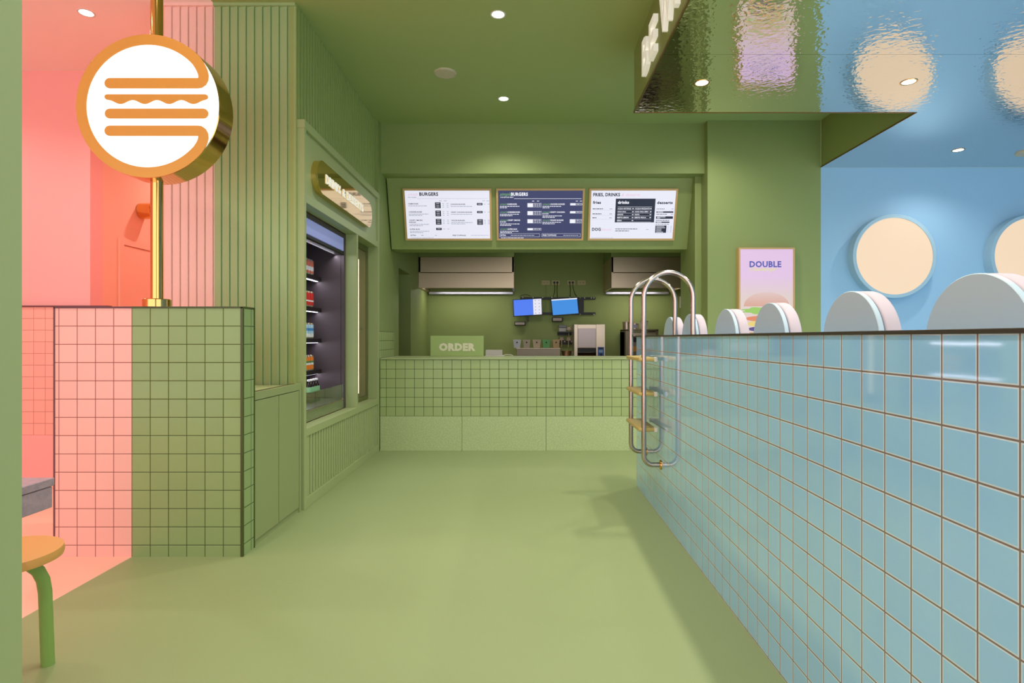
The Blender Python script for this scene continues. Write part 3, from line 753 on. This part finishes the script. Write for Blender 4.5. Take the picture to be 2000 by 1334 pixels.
# left board (white)
t, M = board(-1.346, 'framed white menu board lettered BURGERS, leftmost of the three', False); I = Ink(M)
I.txt('p', 'smash', .055, .50, .032, .11, .0, .4); I.txt('k', 'BURGERS', .185, .50, .036, .21, .035); I.txt('k', 'STAY CLASSIC', .055, .477, .010, .095, .005)
I.bar('g', .155, .945, .467, .469)
for x in (.42, .475, .905, .95): I.bar('g', x-.018, x+.012, .441, .446)
rows = [('HAMBURGER', .405, 3), ('CHEESEBURGER', .315, 3), ('CRISPY SMOKE', .222, 3), ('SUPER BUN', .122, 1)]
for nm, y, k in rows:
    I.txt('k', nm, .055, y, .013, len(nm)*.0125, .02)
    y2 = y
    if nm.startswith('CRISPY'): y2 = y-.022; I.txt('k', 'BURGER', .055, y2, .013, .075, .02)
    dashes(I, 'g', .055, y2-.02, .22); 
    if nm != 'HAMBURGER' : dashes(I, 'g', .055, y2-.035, .15)
    I.bar('n', .355, .418, y+.018-k*.019-.003, y+.022)
    for j in range(k):
        I.bar('w', .368, .405, y+.008-j*.019, y+.012-j*.019, .0008)
        I.bar('g', .437, .455, y+.006-j*.019, y+.011-j*.019); I.bar('g', .485, .505, y+.006-j*.019, y+.011-j*.019)
for nm, y, k, wd in [('CHICKEN BURGER', .40, 1, .165), ('CRISPY CHICKEN BURGER', .312, 1, .24), ('VEGGIE BURGER', .22, 3, .155)]:
    I.txt('k', nm, .53, y, .013, wd, .02); dashes(I, 'g', .53, y-.02, .24)
    if k == 3: dashes(I, 'g', .53, y-.035, .16)
    I.bar('n', .825, .888, y+.018-k*.019-.003, y+.02)
    for j in range(k):
        I.bar('w', .838, .875, y+.006-j*.019, y+.010-j*.019, .0008); I.bar('g', .905, .922, y+.006-j*.019, y+.011-j*.019); I.bar('g', .945, .968, y+.006-j*.019, y+.011-j*.019)
I.txt('k', 'EXTRA', .06, .052, .014, .06, .02); I.txt('k', 'FREE TOPPINGS', .54, .052, .013, .15, .02); dashes(I, 'g', .18, .056, .04); dashes(I, 'g', .34, .056, .03)
dashes(I, 'g', .75, .058, .20, .004); dashes(I, 'g', .06, .03, .26, .004)
I.fin(t, mats, {'k': 'lettering', 'g': 'small_lettering', 'p': 'script_lettering', 'n': 'size_box', 'w': 'size_lettering'})
# middle board (navy)
t, M = board(-.303, 'framed dark navy menu board lettered BURGERS, middle of the three', True); I = Ink(M)
I.txt('gr', 'simple', .04, .50, .034, .13, .01, .4); I.txt('w', 'BURGERS', .165, .50, .034, .19, .04); I.txt('w', 'CON BEYOND MEAT', .045, .477, .012, .15, .02)
I.bar('w', .20, .955, .465, .4685)
for x in (.42, .475, .91, .955): I.bar('w', x-.018, x+.006, .438, .444)
def wbox(x, y, k):
    h0, h1 = y+.014-k*.02, y+.018
    I.bar('w', x, x+.062, h0, h1)
    for a, b in ((x+.066, x+.112), (x+.116, x+.158)):
        I.bar('w', a, b, h1-.002, h1); I.bar('w', a, b, h0, h0+.002); I.bar('w', a, a+.002, h0, h1); I.bar('w', b-.002, b, h0, h1)
        for j in range(k): I.bar('w', a+.010, b-.010, y+.004-j*.019, y+.010-j*.019)
for x, nm, y, k, extra in [(.04, 'HAMBURGER', .40, 2, 0), (.04, 'CHEESEBURGER', .312, 2, 0), (.04, 'CRISPY SMOKE', .222, 2, 1), (.04, 'SUPER BUN', .122, 1, 0),
                    (.52, 'CHICKEN BURGER', .40, 1, 0), (.52, 'CRISPY CHICKEN', .312, 1, 1), (.52, 'VEGGIE BURGER', .222, 2, 0)]:
    I.txt('gr', 'simple', x, y, .018, .085, .01, .4); I.txt('w', nm, x+.086, y, .015, len(nm)*.0118, .03)
    yy = y-.018*extra
    if extra: I.txt('w', 'BURGER', x, yy, .013, .07, .02)
    dashes(I, 'w', x, yy-.02, .22, .007); dashes(I, 'w', x, yy-.036, .08 if y > .39 else .14, .007)
    wbox(x+.31 if x < .1 else x+.27+.04, y, k)
for x0, x1, nm in ((.035, .49, 'EXTRA'), (.515, .955, 'FREE TOPPINGS')):
    I.bar('w', x0, x1, .078, .080); I.bar('w', x0, x1, .040, .042); I.bar('w', x0, x0+.002, .04, .08); I.bar('w', x1-.002, x1, .04, .08)
    I.txt('w', nm, x0+.01, .053, .015, .012*len(nm), .03)
dashes(I, 'w', .16, .058, .28, .004); dashes(I, 'w', .76, .058, .17, .004); dashes(I, 'w', .05, .027, .26, .006)
I.fin(t, mats, {'w': 'lettering', 'gr': 'script_lettering'})
# right board (white)
t, M = board(.737, 'framed white menu board lettered FRIES, DRINKS, rightmost of the three', False); I = Ink(M)
I.txt('k', 'FRIES, DRINKS', .045, .495, .034, .30, .035); I.txt('p', '& desserts', .36, .495, .034, .21, .0, .4)
I.txt('k', 'fries', .045, .412, .030, .09, .035); I.txt('k', 'desserts', .765, .410, .030, .175, .035)
I.bar('n', .30, .745, .205, .468); I.txt('w', 'drinks', .325, .412, .032, .125, .035, lift=.001)
ys = [.352, .318, .286, .253, .220]
for y, a, b in zip(ys, ['ACQUA NATURALE', 'COCA COLA', 'SPRITE', 'BIBITE LEMON', 'BIRRA'], ['ACQUA FRIZZANTE', 'COCA COLA ZERO', 'FANTA', 'BIBITE PESCA', '']):
    I.txt('w', a, .325, y, .013, .0108*len(a), .03, lift=.001); I.bar('w', .49, .508, y+.002, y+.010, .0008)
    if b: I.txt('w', b, .522, y, .013, .0108*len(b), .03, lift=.001); I.bar('w', .69, .708, y+.002, y+.010, .0008)
    I.bar('w', .325, .71, y-.010, y-.0085, .0008)
I.bar('w', .325, .71, .376, .3785, .0008)
for y, w_ in ((.352, .115), (.296, .10), (.252, .045)):
    dashes(I, 'n', .045, y, w_, .008); I.bar('g', .235, .265, y, y+.007); I.bar('g', .045, .275, y-.012, y-.011)
I.txt('k', 'DOG', .045, .112, .032, .10, .035); I.txt('p', 'biscuit', .15, .112, .030, .12, .0, .4)
dashes(I, 'n', .31, .128, .25, .007); dashes(I, 'n', .31, .106, .16, .007); I.bar('g', .66, .69, .122, .128)
dashes(I, 'g', .04, .028, .25, .004)
y = .352
dashes(I, 'n', .765, y, .10, .006); I.bar('g', .93, .955, y, y+.006)
I.bar('n', .765, .955, .312, .328); I.bar('w', .775, .84, .317, .323, .0008)
dashes(I, 'n', .765, .293, .13, .006); I.bar('g', .93, .955, .293, .30)
I.bar('n', .765, .955, .245, .273); I.bar('w', .775, .87, .262, .268, .0008); I.bar('w', .775, .81, .251, .256, .0008)
dashes(I, 'n', .765, .225, .15, .006); I.bar('n', .765, .92, .200, .213); I.bar('w', .775, .83, .204, .209, .0008)
dashes(I, 'n', .765, .181, .16, .005); I.bar('n', .765, .89, .088, .170)
for j in range(5): I.bar('w', .775, .775+(.09, .10, .06, .06, .08)[j], .158-j*.016, .163-j*.016, .0008); I.bar('g', .905, .915, .158-j*.016, .163-j*.016); I.bar('g', .935, .95, .158-j*.016, .163-j*.016)
I.fin(t, mats, {'k': 'lettering', 'g': 'small_lettering', 'p': 'script_lettering', 'n': 'dark_box', 'w': 'drinks_lettering'})

# ---- extraction hoods
M_hood = mat('hood_steel', (222, 198, 172), .44, 1.0)
def hood(x0, x1, label, lipL):
    t = thing('extraction_hood', label, 'hood', ((x0+x1)/2, 8.97, 1.92), 'steel hoods in the kitchen')
    mb = MB(); th = .03
    mb.box(x0, x1, 8.53, 8.53+th, 2.155, 2.383, .003); mb.box(x0, x0+th, 8.53, 9.395, 1.93, 2.383, .002); mb.box(x1-th, x1, 8.53, 9.395, 1.93, 2.383, .002)
    mb.box(x0+th, x1-th, 8.56, 9.395, 2.36, 2.383)
    mb.build('canopy', M_hood, t)
    mb = MB(); mb.box(x0, x1, 8.527, 8.56, 1.925, 2.148, .003); mb.build('lower_fascia', M_hood, t)
    mb = MB(); mb.box(x0+.03, x1-.03, 9.30, 9.395, 1.895, 1.93, .002); mb.build('grease_gutter', mat('bright_steel', (205, 205, 225), .3, .6), t)
    mb = MB()
    for k in range(8):
        a = x0+.05+k*(x1-x0-.1)/8; mb.box(a, a+(x1-x0-.1)/8-.01, 8.6, 9.3, 2.0, 2.02)
    mb.build('filters', M_steeld, t)
    mb = MB(); mb.box(x0+.15, x1-.15, 8.90, 8.98, 1.985, 1.998); mb.build('hood_lamp', M_led, t)
    ld = bpy.data.lights.new('hood_light', 'AREA'); ld.shape = 'RECTANGLE'; ld.size = x1-x0-.3; ld.size_y = .08; ld.energy = 4.5; ld.color = (1, .96, .88)
    lo = bpy.data.objects.new('hood_light', ld); C.objects.link(lo); lo.location = ((x0+x1)/2, 8.94, 1.98); lo.parent = t; lo.matrix_parent_inverse = t.matrix_world.inverted()
hood(-1.533, -.135, 'wide steel extraction hood at the left of the kitchen', True)
hood(1.288, 2.35, 'steel extraction hood at the right behind the pool ladder', False)

# ---- back worktop (below the line of sight, carries the kitchen equipment)
t = thing('back_worktop', 'kitchen back worktop of steel along the rear wall', 'worktop', (.4, 9.05, 0))
mb = MB(); mb.box(-.5, 2.4, 8.68, 9.39, .872, .90, .003); mb.build('top', M_steel, t)
mb = MB(); mb.box(-.48, 2.38, 8.72, 9.38, .1, .872); mb.build('carcass', M_greenj, t)
mb = MB()
for x in (-.4, 1.0, 2.3):
    for y in (8.78, 9.32): mb.tube([(x, y, 0), (x, y, .1)], .02, 10)
mb.build('feet', M_steeld, t)
BZ = .9012
def kx(px, y=9.0): return (px-1022)*y/1139
def kz(py, y=9.0): return CAMZ + (660-py)*y/1139

# ---- steel box with tubs
t = thing('steel_drawer_box', 'low steel drawer box on the back worktop under the tubs', 'drawer box', (kx(1051), 8.95, BZ))
b0x, b1x, bz1 = kx(1009), kx(1093), kz(681)
mb = MB(); mb.box(b0x, b1x, 8.82, 9.10, BZ, bz1, .004); mb.build('casing', M_steeld, t)
mb = MB(); mb.box(b0x-.004, b1x+.004, 8.81, 9.11, bz1, bz1+.012, .002); mb.build('lid', M_steel, t)
mb = MB(); hx = kx(1051); mb.tube([(hx-.045, 8.82, kz(697)), (hx-.045, 8.79, kz(695)), (hx+.045, 8.79, kz(695)), (hx+.045, 8.82, kz(697))], .006, 8); mb.build('handle', M_white, t)
tubs = [(1010, 16, (214, 212, 222), 'pale lilac-grey food tub'), (1028.5, 15, (196, 178, 160), 'striped beige food tub'), (1048, 17, (206, 184, 158), 'sand coloured food tub'), (1066.5, 16, (112, 178, 112), 'mint green food tub'), (1085.5, 15, (196, 162, 120), 'tan food tub')]
pls = ['leftmost of the row', 'second from the left', 'in the middle of the row', 'second from the right', 'rightmost of the row']
for (px, wpx, col, lab), pl in zip(tubs, pls):
    x = kx(px); z = bz1+.0125; hh = .128; w2 = wpx*9/1139/2
    t = thing('food_tub', lab + ' on the steel drawer box, ' + pl, 'tub', (x, 8.96, z), 'food tubs on the steel drawer box')
    mm = mat('tub_plastic', col, .5)
    mb = MB(); M = up(x, 8.96, z)
    prof = [(w2*.78, 0), (w2*1.0, hh*.86)]
    vs = []
    mb.lathe([(0, 0), (w2*1.02, 0), (w2*1.30, hh*.9), (w2*1.36, hh*.9), (w2*1.36, hh), (w2*1.25, hh), (w2*.98, .01), (0, .01)], M @ Matrix.Rotation(R(45), 4, 'Z'), 4)
    mb.build('tub_body', mm, t, 20)
    mb = MB(); mb.lathe([(0, 0), (.012, 0), (.012, .003), (0, .004)], faceY(x, 8.96-w2*.93, z+hh*.66), 12); mb.build('badge', M_black, t)
# small shelf with a lidded tub + wall rail with utensils
t = thing('small_wall_shelf', 'small dark wall shelf above the row of tubs', 'shelf', (kx(1100), 9.3, 1.3))
mb = MB(); mb.box(kx(1089, 9.3), kx(1117, 9.3), 9.18, 9.395, kz(650, 9.3), kz(648, 9.3)); mb.box(kx(1089, 9.3), kx(1117, 9.3), 9.39, 9.399, kz(655, 9.3), kz(648, 9.3)); mb.build('shelf_board', M_shelf, t)
t = thing('lidded_tub', 'grey lidded tub standing on the small dark wall shelf', 'tub', (kx(1098, 9.28), 9.28, kz(647.8, 9.3)))
mb = MB(); zz = kz(647.8, 9.3); mb.box(kx(1091.5, 9.28), kx(1105, 9.28), 9.22, 9.34, zz, zz+.06, .004); mb.build('tub_body', mat('pale_tub', (196, 190, 190), .5), t)
mb = MB(); mb.box(kx(1090.5, 9.28), kx(1106, 9.28), 9.21, 9.35, zz+.06, zz+.105, .006); mb.build('lid', mat('grey_lid', (122, 122, 118), .4), t)
t = thing('utensil_rail', 'dark wall rail with clips holding pale utensils beside the toaster', 'rail', (kx(1104, 9.36), 9.39, 1.15))
mb = MB(); mb.box(kx(1088, 9.36), kx(1118, 9.36), 9.37, 9.399, kz(673, 9.36), kz(664, 9.36), .002); mb.build('rail_plate', M_shelf, t)
mb = MB()
for px in (1090, 1103, 1116.5): mb.lathe([(0, 0), (.014, .004), (.014, .02), (0, .03)], faceY(kx(px, 9.35), 9.37, kz(667, 9.36)), 12)
mb.build('clips', M_white, t)
def utensil(px, pyt, pyb, label):
    x = kx(px, 9.33); t = thing('ladle', label, 'utensil', (x, 9.33, kz(pyb, 9.33)), 'utensils hanging by the toaster')
    mb = MB(); mb.tube([(x, 9.352, kz(pyt+6, 9.33)), (x, 9.352, kz(pyb, 9.33))], .008, 8); mb.build('handle', mat('pale_utensil', (206, 190, 140), .5), t)
    mb = MB(); M = faceY(x, 9.335, kz(pyt+5, 9.33))
    pts = []
    for k in range(36):
        a = 2*math.pi*k/36; q = .032*(1+.28*math.cos(5*a+math.pi/2)); pts.append((q*math.cos(a), q*math.sin(a)))
    mb.prism(pts, M, -.02, .012, .004); mb.build('bowl', mat('pale_pink_utensil', (226, 196, 176), .4), t)
utensil(1097, 657, 678, 'pale star-topped utensil on the wall rail, left of the lower pair')
utensil(1110.5, 658, 678, 'pale star-topped utensil on the wall rail, right of the lower pair')
utensil(1111, 637, 660, 'pale star-topped utensil, the highest one beside the toaster')
# bowl
x = kx(1106); t = thing('mixing_bowl', 'dented copper-toned bowl on the back worktop left of the toaster', 'bowl', (x, 8.95, BZ))
mb = MB(); mb.lathe([(0, 0), (.045, 0), (.068, .03), (.080, .085), (.085, .10), (.080, .10), (.075, .085), (.06, .035), (0, .012)], up(x, 8.95, BZ), 28); mb.build('bowl_body', mat('copper_bowl', (190, 150, 122), .3, .8), t)
mb = MB(); mb.tube([(x+.085, 8.90, BZ+.09), (x+.088, 8.87, BZ+.085), (x+.088, 8.86, BZ+.06)], .007, 8); mb.build('handle', M_steel, t)

# ---- conveyor toaster
t = thing('conveyor_toaster', 'steel conveyor toaster with blue control panel on the back worktop', 'toaster', (kx(1149), 8.95, BZ))
x0, x1, z1 = kx(1119.5), kx(1178.5), kz(634); y0, y1 = 8.82, 9.2
oa, ob, oz = kx(1126), kx(1161.5), kz(679)
mb = MB()
mb.box(x0, oa, y0, y1, BZ, z1, .002); mb.box(ob, x1, y0, y1, BZ, z1, .002); mb.box(oa, ob, y0+.004, y1, oz, z1-.002, .002); mb.box(oa, ob, y1-.05, y1, BZ, oz); mb.build('casing', M_steel, t)
mb = MB(); mb.box(oa+.006, ob-.006, y0-.006, y0+.004, oz+.008, kz(642), .003); mb.build('front_panel', mat('satin_steel', (176, 160, 158), .38, .9), t)
mb = MB(); mb.box(oa, ob, y0+.05, y1-.05, BZ+.08, oz); mb.build('oven_cavity', M_black, t)
mb = MB(); mb.prism([(y0-.05, BZ+.004), (y0+.3, BZ+.06), (y0+.3, BZ+.066), (y0-.05, BZ+.014)], plane((oa+.004, 0, 0), (0,1,0), (0,0,1)), 0, ob-oa-.008); mb.build('slide', mat('warm_steel', (225, 170, 130), .3, .8), t)
mb = MB(); mb.box(kx(1164.5), kx(1176.5), y0-.006, y0, kz(695), kz(677.5), .002); mb.build('control_panel', mat('control_blue', (58, 96, 178), .4), t)
mb = MB(); M = faceY(kx(1170.5), y0-.006, 0)
mb.prism(rect(-.03, .03, kz(681), kz(679)), M, 0, .002); mb.prism(circ(.018, 16, 0, kz(692)), M, 0, .012); mb.build('knob', M_black, t)
mb = MB(); mb.prism(rect(-.032, .03, kz(688), kz(683)), M, 0, .001); mb.build('panel_marks', mat('panel_marks', (150, 180, 225), .4), t)

# ---- monitors on wall rail
t = thing('wall_rail', 'black wall mounting rail holding the two kitchen screens', 'rail', (kx(1100, 9.38), 9.39, 1.6))
Y = 9.37
mb = MB(); mb.box(kx(1016, Y), kx(1163, Y), Y, 9.399, kz(585, Y), kz(580.5, Y), .002); mb.box(kx(1055, Y), kx(1163, Y), Y, 9.399, kz(614.5, Y), kz(610, Y), .002)
mb.box(kx(1130, Y), kx(1140, Y), Y-.01, 9.399, kz(612, Y), kz(582, Y), .002); mb.box(kx(1028, Y), kx(1036, Y), Y-.01, 9.399, kz(612, Y), kz(582, Y), .002); mb.build('rail_bars', M_black, t)
mb = MB()
for px, py in ((1021, 581), (1041, 581), (1060, 581), (1078, 581), (1113, 581), (1133, 582), (1142, 582), (1155, 582), (1160, 582), (1133, 614), (1160, 614)): mb.lathe([(0, .006), (.008, .004), (.01, 0)], faceY(kx(px, Y), Y, kz(py, Y)), 10)
mb.build('bolts', M_white, t)
def quad(mb, pts, y, d, dp):
    mb.prism([(kx(a, y), kz(b, y)) for a, b in pts], faceY(0, y, 0), -d, dp)
def inset(pts, k):
    cx = sum(p[0] for p in pts)/4; cy = sum(p[1] for p in pts)/4
    return [(cx+(p[0]-cx)*k, cy+(p[1]-cy)*(k-(1-k)*.7)) for p in pts]
t = thing('kitchen_monitor', 'left kitchen screen showing blue with a white keypad column', 'monitor', (kx(1030, 9.3), 9.33, 1.5), 'kitchen monitors')
q = [(1003, 618.5), (1059.5, 615), (1058.5, 582), (1001.5, 585)]
mb = MB(); quad(mb, q, 9.3, .03, 0); mb.build('housing', M_black, t)
qi = inset(q, .955); lerp = lambda a, b, f: (a[0]+(b[0]-a[0])*f, a[1]+(b[1]-a[1])*f)
s0, s1 = lerp(qi[0], qi[1], .70), lerp(qi[3], qi[2], .70)
mb = MB(); quad(mb, [qi[0], s0, s1, qi[3]], 9.3, 0, .001); mb.build('screen', M_mon1, t)
mb = MB(); quad(mb, [s0, qi[1], qi[2], s1], 9.3, 0, .001); mb.build('keypad_column', M_screen_w, t)
mb = MB()
for i in range(5):
    for j in range(2):
        a = lerp(lerp(s1, qi[2], .27+.45*j), lerp(s0, qi[1], .27+.45*j), .1+i*.2)
        mb.prism(circ(.006, 8, kx(a[0], 9.3), kz(a[1], 9.3)), faceY(0, 9.3, 0), 0, .002)
mb.build('keypad_marks', M_navy_t, t)
mb = MB(); mb.box(kx(1030, 9.32), kx(1033, 9.32), 9.31, 9.34, kz(628.5, 9.32), kz(617, 9.32)); mb.box(kx(1025, 9.32), kx(1038, 9.32), 9.33, 9.372, kz(612, 9.32), kz(590, 9.32)); mb.build('mount', M_black, t)
t = thing('kitchen_monitor', 'right kitchen screen showing plain azure with a pale top bar', 'monitor', (kx(1103, 9.3), 9.33, 1.5), 'kitchen monitors')
q = [(1079, 617), (1131, 613), (1128, 580.5), (1075.5, 584)]
mb = MB(); quad(mb, q, 9.3, .03, 0); mb.box(kx(1095, 9.32), kx(1112, 9.32), 9.33, 9.372, kz(612, 9.32), kz(590, 9.32)); mb.build('housing', M_black, t)
qi = inset(q, .955); u0, u1 = lerp(qi[0], qi[3], .93), lerp(qi[1], qi[2], .93)
mb = MB(); quad(mb, [qi[0], qi[1], u1, u0], 9.3, 0, .001); mb.build('screen', M_mon2, t)
mb = MB(); quad(mb, [u0, u1, qi[2], qi[3]], 9.3, 0, .001); mb.build('top_bar', M_txt_w, t)
# ticket printers below screens
for px0, px1, py0, py1, lab in ((1004.5, 1027, 628.5, 635.5, 'small grey ticket box under the left kitchen screen'), (1078.5, 1099.5, 620, 628, 'small grey ticket box under the right kitchen screen')):
    t = thing('ticket_box', lab, 'ticket box', (kx((px0+px1)/2, 9.3), 9.3, kz(py1, 9.3)), 'ticket boxes under the screens')
    mb = MB(); mb.box(kx(px0, 9.28), kx(px1, 9.28), 9.25, 9.398, kz(py1, 9.28), kz(py0, 9.28), .004); mb.build('housing', M_black, t)
    mb = MB(); mb.box(kx(px0+1.5, 9.25), kx(px1-2.5, 9.25), 9.245, 9.252, kz(py1-1.2, 9.25), kz(py0+1.2, 9.25), .002); mb.build('front_plate', mat('ticket_grey', (178, 160, 148), .5), t)
# sockets and cables
names = ['leftmost, with a pale cable', 'second, with two black plugs', 'third, with two black plugs', 'rightmost, without black plugs']
for (px, pl), plugs in zip(zip((1066, 1085.5, 1115.5, 1136), names), (0, 1, 1, 0)):
    Y = 9.39; t = thing('wall_socket', 'beige double socket above the screens, ' + pl, 'socket', (kx(px, Y), 9.4, kz(552, Y)), 'sockets above the kitchen screens')
    mb = MB(); mb.box(kx(px-8, Y), kx(px+8, Y), Y-.004, 9.4, kz(556.8, Y), kz(547.5, Y), .002); mb.build('plate', mat('socket_beige', (196, 180, 132), .5), t)
    mb = MB()
    for d in (-3, 3): mb.prism(circ(.016 if plugs else .010, 14, kx(px+d, Y), kz(552, Y)), faceY(0, Y-.004, 0), 0, .03 if plugs else .001)
    mb.build('plug' if plugs else 'outlet', M_black if plugs else mat('socket_shade', (158, 144, 100), .5), t)
def cable(pts, label, m=None, r=.004, y=9.392):
    mb = MB(); P = [Vector((kx(a, y), y - c, kz(b, y))) for a, b, c in pts]
    out = []
    for i in range(len(P)-1):
        p0 = P[max(i-1, 0)]; p1 = P[i]; p2 = P[i+1]; p3 = P[min(i+2, len(P)-1)]
        for s_ in range(6):
            f = s_/6; out.append(.5*((2*p1)+(p2-p0)*f+(2*p0-5*p1+4*p2-p3)*f*f+(3*p1-p0-3*p2+p3)*f**3))
    out.append(P[-1]); mb.tube(out, r, 8); tag(mb.build('cable', m or M_black), label, 'cable')
cable([(1082, 552, .04), (1083.5, 560, .02), (1083, 571, .01), (1080, 580, .03)], 'black cable from the second socket down to the right screen, left strand')
cable([(1088.5, 552, .04), (1088, 560, .02), (1088, 571, .01), (1088.5, 581, .03)], 'black cable from the second socket down to the right screen, right strand')
cable([(1112.5, 552, .04), (1113.5, 560, .02), (1114, 571, .01), (1113, 580, .03)], 'black cable from the third socket, straight strand')
cable([(1118.5, 552, .04), (1119, 561, .02), (1122, 572, .01), (1126, 579, .03)], 'black cable from the third socket, strand slanting right')
cable([(1066, 556, .01), (1066.5, 575, .01), (1066, 595, .03), (1062, 606, .03), (1057, 610, .03)], 'pale green cable hanging from the leftmost socket', mat('pale_cable', (150, 160, 90), .5), .003)
cable([(1015, 580, .05), (1020, 577, .04), (1029, 576, .04), (1036, 579, .05)], 'thin black cable looping over the left screen')

# ---- equipment rack at right, behind the ladder
t = thing('equipment_rack', 'dark steel equipment rack behind the pool ladder in the kitchen', 'rack', (kx(1252), 9.0, BZ))
Y = 8.85
mb = MB(); rx0, rx1 = kx(1222, Y), kx(1286, Y)
mb.box(rx0, rx0+.05, Y, 9.35, BZ, kz(644, Y), .002); mb.box(rx1-.05, rx1, Y, 9.35, BZ, kz(644, Y), .002); mb.box(rx0, rx1, Y, 9.35, kz(646, Y), kz(643, Y)); mb.box(rx0, rx1, Y+.1, 9.35, BZ, kz(648, Y)); mb.build('frame', M_steeld, t)
mb = MB(); mb.box(rx0+.05, rx1-.04, Y-.005, Y+.08, kz(657, Y), kz(650, Y), .003); mb.build('drawer', M_steel, t)
mb = MB(); mb.box(rx0+.05, rx1-.05, Y, Y+.1, kz(668, Y), kz(659, Y)); mb.build('dark_gap', M_black, t)
mb = MB(); mb.box(kx(1236, Y), kx(1246, Y), Y-.01, Y+.1, kz(687, Y), kz(676, Y), .002); mb.build('orange_item', mat('amber_item', (206, 140, 60), .5), t)
zt = kz(643, Y)+.0005
for px, w_, h_, lab in ((1224, .06, .125, 'round steel pot with handle on the rack, left of the near ladder rail'), (1240, .055, .10, 'steel pot with a pale label on the rack between the ladder rails'), (1258, .06, .14, 'tall pale canister on the rack behind the near ladder rail')):
    x = kx(px, 9.0); t = thing('steel_pot' if 'pot' in lab else 'canister', lab, 'container', (x, 9.0, zt))
    mb = MB(); mb.lathe([(0, 0), (w_, 0), (w_+.002, h_*.85), (w_+.005, h_*.86)], up(x, 9.0, zt), 28); mb.build('pot_body', M_steel if 'pot' in lab else M_white, t)
    mb = MB(); mb.lathe([(w_+.008, h_*.86), (w_+.008, h_*.92), (.012, h_), (.012, h_+.02), (0, h_+.02)], up(x, 9.0, zt), 28); mb.build('lid', M_steel, t)
    if 'label' in lab: mb = MB(); mb.prism(rect(-.03, .03, .02, .07), faceY(x, 9.0-w_-.003, zt), 0, .003); mb.build('paper_label', mat('lilac_label', (180, 176, 214), .5), t)
# small red/white device by the hood
t = thing('fire_blanket', 'small white and red box hanging on the wall under the right hood', 'box', (kx(1331, 9.37), 9.38, kz(601, 9.37)))
Y = 9.37
mb = MB(); mb.box(kx(1328, Y), kx(1334, Y), Y-.02, 9.399, kz(601.5, Y), kz(579, Y), .004); mb.build('box', M_white, t)
mb = MB(); mb.box(kx(1331, Y-.02), kx(1334.4, Y-.02), Y-.025, Y-.02, kz(596, Y), kz(583, Y)); mb.build('red_label', cr, t)

# ---- pool ladder
YN, YF, LX, RX = 3.87, 4.33, .80, 1.126
t = thing('pool_ladder', 'steel pool ladder hooked over the end of the blue tiled wall', 'ladder', (.86, 4.1, .355))
def rail(y):
    cx = (LX+RX)/2; rr = (RX-LX)/2; zt = 1.632 - rr
    pts = [(.914, y, .355)] + [(LX+.06, y, .355)] + [(LX+.06-.06*math.sin(R(a)), y, .355+.06-.06*math.cos(R(a))) for a in range(15, 91, 15)]
    pts += [(LX, y, z) for z in (.6, .9, 1.2, zt)] + [(cx-rr*math.cos(R(a)), y, zt+rr*math.sin(R(a))) for a in range(10, 181, 10)] + [(RX, y, 1.3), (RX, y, 1.0), (RX, y, .456)]
    mb = MB(); mb.tube(pts, .0165, 20); return mb.build('rail', M_chrome, t)
for y in (YN, YF):
    rl = rail(y)
    mb = MB(); mb.lathe([(.0165, .012), (.03, .008), (.033, 0)], plane((.913, y, .355), (0,-1,0), (0,0,1)), 24); mb.build('wall_flange', M_gold, rl)
for z in (1.056, .826, .590):
    mb = MB(); mb.box(.765, .885, YN-.008, YF+.008, z-.014, z+.010, .006, seg=2)
    tr = mb.build('tread', M_tread, t)
    mb = MB()
    for y in (YN+.002, YF-.002): mb.box(.868, .889, y-.016, y+.016, z-.018, z+.013, .003)
    mb.build('tread_bracket', M_white, tr)

# ---- bench with arched backrests behind the blue wall
t = thing('bench', 'long pale blue bench hidden behind the tiled wall', 'bench', (1.4, 2.6, 0))
mb = MB(); mb.box(1.10, 1.62, .9, 4.70, 0, .40); mb.build('bench_base', M_bluel, t)
mb = MB(); mb.box(1.10, 1.64, .9, 4.70, .40, .455, .012, seg=2); mb.build('seat_pad', M_cush, t)
BR = .180; zt = 1.197 + .143*1.15; BX = 1.15
def arch(yc, r): return [(yc-r, .458), (yc+r, .458)] + [(yc + r*math.cos(R(a)), zt-BR + r*math.sin(R(a))) for a in range(0, 181, 5)]
def backrest(yc, label):
    t = thing('arched_backrest', label, 'backrest', (BX+.035, yc, .458), 'arched backrests along the bench')
    M = faceX(BX, 0, 0)
    mb = MB(); mb.prism(arch(yc, BR), M, 0, .018, .002, 1); mb.build('back_panel', M_bluel, t)
    mb = MB(); mb.prism(arch(yc, BR-.006), M, .018, .024); mb.build('groove', M_cushg, t)
    mb = MB(); mb.prism(arch(yc, BR), M, .024, .078, .010, 3); mb.build('cushion', M_cush, t)
for yc, l in ((1.49, 'pale blue arched backrest largest and nearest, cut by the right edge'), (2.06, 'pale blue arched backrest in front of the whole round lamp'),
              (2.737, 'pale blue arched backrest overlapping the right part of the burger poster'), (3.33, 'pale blue arched backrest just left of the burger poster'),
              (4.05, 'pale blue arched backrest second from the pool ladder'), (4.60, 'pale blue arched backrest smallest and nearest the pool ladder')):
    backrest(yc, l)
